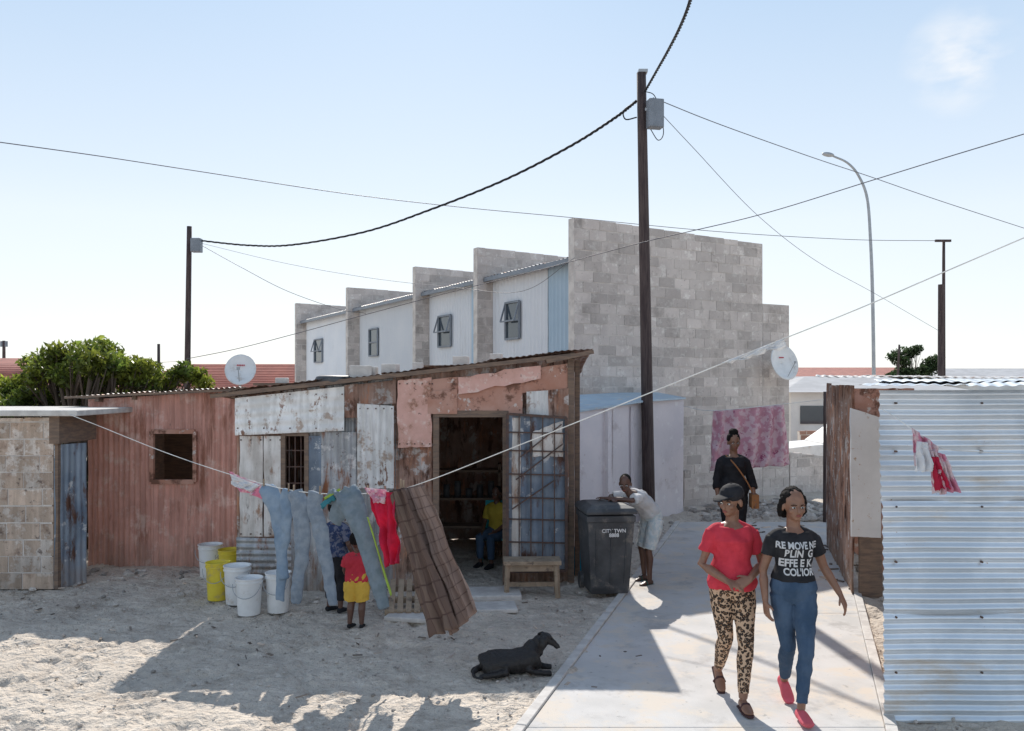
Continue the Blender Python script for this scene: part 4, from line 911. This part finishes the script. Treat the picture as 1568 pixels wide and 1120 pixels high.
ew,rw,Mw=person('woman_in_printed_top',(2.08,6.28,.012),0,Jw,1.0,hy=math.radians(4),hp=math.radians(3),hair='long',skin=m_skin,vox=.006,hs=1.06,
 top=dict(mat=m_black,t0=.27,t1=.935,e=.012,sl=.55,se=.012,fl=.012,wr=.009,name='printed_top'),bot=dict(mat=m_denim,t1=.33,f=1.88,e=.006,wr=.005,wf=24,name='jeans'),shoe=(m_pshoe,'full'),fat=.97)
me_=rw['top'].data; bvh=BVHTree.FromPolygons([v.co.copy() for v in me_.vertices],[tuple(p.vertices) for p in me_.polygons])
for txt,z,sz,dx in (('RE MOVE NE',1.25,.066,0),('BLIN  G',1.19,.078,.01),('EFFE E K',1.12,.078,-.01),('COL\'IOR',1.055,.07,.01)):
    t=text(txt,sz,m_wcloth,ew,Matrix.Identity(4),'shirt_print',.035); me=t.data
    bm=bmesh.new(); bm.from_mesh(me); bmesh.ops.triangulate(bm,faces=bm.faces)
    for _ in range(2): bmesh.ops.subdivide_edges(bm,edges=[q for q in bm.edges if q.calc_length()>.018],cuts=1)
    dead=[]
    for v in bm.verts:
        x=v.co.x*.80+2.08+dx; zz=v.co.y+z+.012; h=bvh.ray_cast(V((x,5.5,zz)),V((0,1,0)))
        if h[0] is None or h[3]>1.05: dead.append(v); continue
        v.co=V((x,h[0].y-.003,zz))
    bmesh.ops.delete(bm,geom=dead,context='VERTS'); bm.to_mesh(me); bm.free()
Jb=pose(EL=(-.21,.02,1.05),ER=(.22,.02,1.06),WL=(-.20,-.08,.83),WR=(.24,-.10,.84))
eb,_,Mb=person('woman_in_black',(3.0,11.5,.012),math.radians(-6),Jb,1.08,hy=math.radians(8),hp=math.radians(6),hair='bun',skin=m_skin,vox=.008,
 top=dict(mat=m_black,t0=.05,t1=.94,e=.018,sl=1.5,se=.014,fl=.006,wr=.008,name='black_top'),bot=dict(mat=m_black,t1=.3,f=1.9,e=.01),shoe=(m_black,'full'))
mb=MB(); mb.tube(smooth_pts([(-.10,-.02,1.36),(.0,-.15,1.25),(.14,-.13,1.05),(.22,-.08,.9)]),.010,6); mb.cbox((.24,-.06,.80),.09,.22,.17); o=mb.obj('shoulder_bag',m_bag,eb,bevel=.015); o.data.transform(Mb)
Jy=dict(P=(0,.16,.90),C=(0,.01,1.11),N=(0,-.24,1.27),SL=(-.155,-.20,1.22),SR=(.155,-.20,1.22),EL=(-.24,-.38,1.215),ER=(.24,-.40,1.215),WL=(.0,-.57,1.215),WR=(-.04,-.62,1.23),
 HL=(-.08,.17,.87),HR=(.08,.17,.87),KL=(-.10,.07,.47),KR=(.10,.02,.47),AL=(-.13,.14,.085),AR=(.12,.02,.085),HD=(0,-.31,1.31),
 handL={'d':(1,-.2,0),'n':(0,0,-1),'t':(0,-1,0),'c':.2},handR={'d':(-1,-.15,0),'n':(0,0,-1),'t':(0,-1,0),'c':.2})
person('boy_leaning_on_bin',(1.60,10.38,0.0),math.radians(-58),Jy,.88,hy=math.radians(40),hp=math.radians(14),hair='buzz',skin=m_skind,vox=.007,RR=RM,fat=.98,hs=1.08,
 top=dict(mat=m_wcloth,t0=.24,t1=.94,e=.026,sl=.85,se=.022,fl=.02,wr=.014),bot=dict(mat=m_shorts,t1=.34,f=.95,e=.022,fl=.016,wr=.008,name='shorts'),shoe=(m_sandal,'sandal'))
Jt=dict(P=(0,0,.84),C=(0,-.015,1.08),N=(0,0,1.33),SL=(-.17,0,1.26),SR=(.17,0,1.26),EL=(-.24,.0,1.02),ER=(.23,-.02,1.02),WL=(-.27,-.08,.86),WR=(.2,-.15,.86),
 HL=(-.09,0,.80),HR=(.09,0,.80),KL=(-.10,-.01,.44),KR=(.10,-.01,.44),AL=(-.10,.02,.08),AR=(.12,.02,.08),TL=(.1,-1,0),TR=(-.25,-1,0))
q=G(545,963)
person('toddler_in_red_tshirt',(q.x,q.y+.03,0),math.radians(172),Jt,.56,hair='buzz',skin=m_skind,vox=.009,RR=RM,fat=1.25,hs=1.55,
 top=dict(mat=m_red,t0=.10,t1=.95,e=.03,sl=.7,se=.025,fl=.02,wr=.01),bot=dict(mat=m_yshort,t1=.34,f=.85,e=.03,fl=.03,wr=.01,name='shorts'),shoe=(m_black,'full'))
q=G(503,941)
person('child_behind_laundry',(q.x+.06,q.y+.1,0),math.radians(150),Jt,.72,hair='buzz',skin=m_skind,vox=.009,RR=RM,fat=1.1,hs=1.35,
 top=dict(mat=M('navy_pattern',(.03,.05,.12),(.15,.16,.22),sc=20,lo=.5,hi=.55),t0=.1,t1=.95,e=.025,sl=.8,se=.02,wr=.01),bot=dict(mat=m_black,t1=.34,f=1.7,e=.02),shoe=(m_black,'full'))
Js=dict(P=(0,.0,.50),C=(0,-.03,.72),N=(0,-.06,.97),SL=(-.155,-.06,.90),SR=(.155,-.06,.90),EL=(-.2,-.1,.66),ER=(.2,-.1,.66),WL=(-.12,-.3,.56),WR=(.12,-.3,.56),
 HL=(-.085,-.02,.48),HR=(.085,-.02,.48),KL=(-.1,-.42,.47),KR=(.1,-.42,.47),AL=(-.1,-.40,.08),AR=(.1,-.40,.08))
m_dyel=M('dull_yellow_cloth',(.50,.38,.05),bump=0)
person('seated_child_in_yellow',(-.18,11.6,0),math.radians(-30),Js,.85,hair='buzz',skin=m_skind,vox=.012,RR=RM,
 top=dict(mat=m_dyel,t0=.1,t1=.95,e=.02,sl=.8,se=.02),bot=dict(mat=m_denim,t1=.34,f=1.85,e=.015),shoe=(m_black,'full'))
ch=grp('plastic_chair'); mb=MB(); mb.cbox((-.20,11.62,.36),.50,.44,.04); mb.cbox((-.13,11.84,.6),.48,.03,.45)
for x in (-.42,.02):
    for y in (11.44,11.8): mb.beam((x,y,0),(x,y,.35),.05,.05)
mb.obj('seat_back_legs',m_turq,ch,bevel=.01)
# ---------------------------------------------------------------- dog
dg_=grp('black_dog'); mb=MB(); q=G(790,1036)
Md=Matrix.Translation((q.x+.01,q.y+.12,-.005))@Matrix.Rotation(math.radians(8),4,'Z')
mb.tube(smooth_pts([(-.31,.0,.07),(-.25,.0,.09),(-.13,0,.095),(-.01,-.01,.10),(.09,-.01,.115),(.16,.01,.14)],4),[(.07,.06)]+[(.115,.088)]*4+[(.13,.10)]*4+[(.13,.098)]*4+[(.12,.105)]*4+[(.12,.118)]*3+[(.095,.10)],16)
mb.tube(smooth_pts([(.12,.02,.16),(.18,.02,.215),(.225,.02,.26)],4),[(.092,.085)]*4+[(.070,.066)]*4+[(.055,.055)],14)
mb.ell((.252,.01,.272),(.062,.053,.050),Matrix.Rotation(.5,3,'Y'))
mb.tube([(.27,.0,.265),(.312,-.015,.236),(.345,-.025,.208),(.355,-.027,.198)],[(.040,.038),(.030,.028),(.024,.022),(.016,.014)],12)
for s_,y in ((1,-.043),(-1,.066)): mb.tube([(.238,y,.308),(.220,y-.025*s_,.290),(.208,y-.040*s_,.245),(.214,y-.042*s_,.208)],[(.020,.010),(.034,.011),(.030,.010),(.012,.006)],10,side=(1,0,.2))
mb.ell((-.20,-.075,.078),(.11,.065,.075),Matrix.Rotation(-.3,3,'Y')); mb.tube([(-.12,-.11,.085),(-.11,-.14,.045),(-.2,-.15,.035),(-.29,-.15,.028),(-.335,-.15,.024)],[.045,.036,.026,.023,.022],10); mb.tube([(-.22,.05,.06),(-.3,.06,.035),(-.36,.03,.028),(-.38,-.01,.024)],[.045,.032,.025,.022],10)
mb.tube([(.12,-.085,.11),(.08,-.12,.05),(.15,-.13,.033),(.23,-.14,.028),(.27,-.14,.025)],[.048,.034,.026,.024,.024],10); mb.tube([(.13,.06,.10),(.18,.06,.042),(.24,.03,.03),(.30,.01,.025)],[.042,.032,.025,.024],10)
mb.tube(smooth_pts([(-.33,-.02,.06),(-.38,-.08,.035),(-.37,-.15,.025),(-.31,-.19,.02)],4),[.022]*4+[.017]*4+[.013]*4+[.008],8)
remesh('body',mb,.007,m_dog,dg_,5,.003,45,M4=Md)
mb=MB(); mb.ell((.357,-.028,.206),(.010,.012,.009))
for y in (-.038,.026): mb.ell((.292,y,.280),(.007,.007,.007))
o=mb.obj('nose_and_eyes',m_iris,dg_,True); o.data.transform(Md)
bpy.data.scenes.remove(TS)
# ---------------------------------------------------------------- light, sky, camera
EL=math.atan(1/1.2856); AZ=math.radians(-5.4)
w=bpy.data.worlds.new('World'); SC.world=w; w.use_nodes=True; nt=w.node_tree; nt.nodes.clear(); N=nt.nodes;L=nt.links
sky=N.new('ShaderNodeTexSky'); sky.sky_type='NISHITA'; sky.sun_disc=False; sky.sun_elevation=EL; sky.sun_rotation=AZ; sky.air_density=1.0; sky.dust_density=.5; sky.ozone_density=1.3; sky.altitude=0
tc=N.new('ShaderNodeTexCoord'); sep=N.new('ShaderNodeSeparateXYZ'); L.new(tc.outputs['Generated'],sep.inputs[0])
def mrange(src,a,b):
    r=N.new('ShaderNodeMapRange'); r.inputs[1].default_value=a; r.inputs[2].default_value=b; L.new(src,r.inputs[0]); return r.outputs[0]
def cmix(f,a,b):
    x=N.new('ShaderNodeMix'); x.data_type='RGBA'
    if isinstance(f,float): x.inputs[0].default_value=f
    else: L.new(f,x.inputs[0])
    for i,q in ((6,a),(7,b)):
        if isinstance(q,tuple): x.inputs[i].default_value=(*q,1)
        else: L.new(q,x.inputs[i])
    return x.outputs[2]
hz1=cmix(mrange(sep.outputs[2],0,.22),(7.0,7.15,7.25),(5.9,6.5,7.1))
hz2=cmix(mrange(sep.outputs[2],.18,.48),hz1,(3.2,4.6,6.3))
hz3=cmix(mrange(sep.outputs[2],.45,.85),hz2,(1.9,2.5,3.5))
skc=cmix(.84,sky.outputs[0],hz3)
nz=N.new('ShaderNodeTexNoise'); nz.inputs['Scale'].default_value=14; nz.inputs['Detail'].default_value=8
mp=N.new('ShaderNodeMapping'); mp.inputs['Scale'].default_value=(1,1,2.2); L.new(tc.outputs['Generated'],mp.inputs[0]); L.new(mp.outputs[0],nz.inputs[0])
dv=(W(1470,92,100)-V((0,0,H))).normalized(); ds=N.new('ShaderNodeVectorMath'); ds.operation='DISTANCE'; ds.inputs[1].default_value=dv; L.new(tc.outputs['Generated'],ds.inputs[0])
mu=N.new('ShaderNodeMath'); mu.operation='MULTIPLY'; L.new(mrange(ds.outputs['Value'],.058,.01),mu.inputs[0]); L.new(mrange(nz.outputs[0],.40,.66),mu.inputs[1])
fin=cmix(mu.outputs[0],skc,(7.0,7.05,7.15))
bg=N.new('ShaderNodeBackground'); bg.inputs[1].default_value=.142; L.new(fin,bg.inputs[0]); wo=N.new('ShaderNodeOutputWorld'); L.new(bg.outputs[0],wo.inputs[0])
sl_=bpy.data.lights.new('sun','SUN'); sl_.energy=5.0; sl_.angle=math.radians(.5); sl_.color=(1,.94,.86); so=link(bpy.data.objects.new('sun',sl_))
so.rotation_euler=V((.12,-1.28,-1)).to_track_quat('-Z','Y').to_euler()
cam=bpy.data.cameras.new('camera'); cam.lens=36*F/1568; cam.sensor_width=36; cam.shift_y=(HOR-560)/1568; cam.clip_end=3000
co=link(bpy.data.objects.new('camera',cam)); co.location=(0,0,H); co.rotation_euler=(math.pi/2,0,0); SC.camera=co
SC.view_settings.view_transform='Standard'; SC.view_settings.look='None'; SC.view_settings.exposure=0
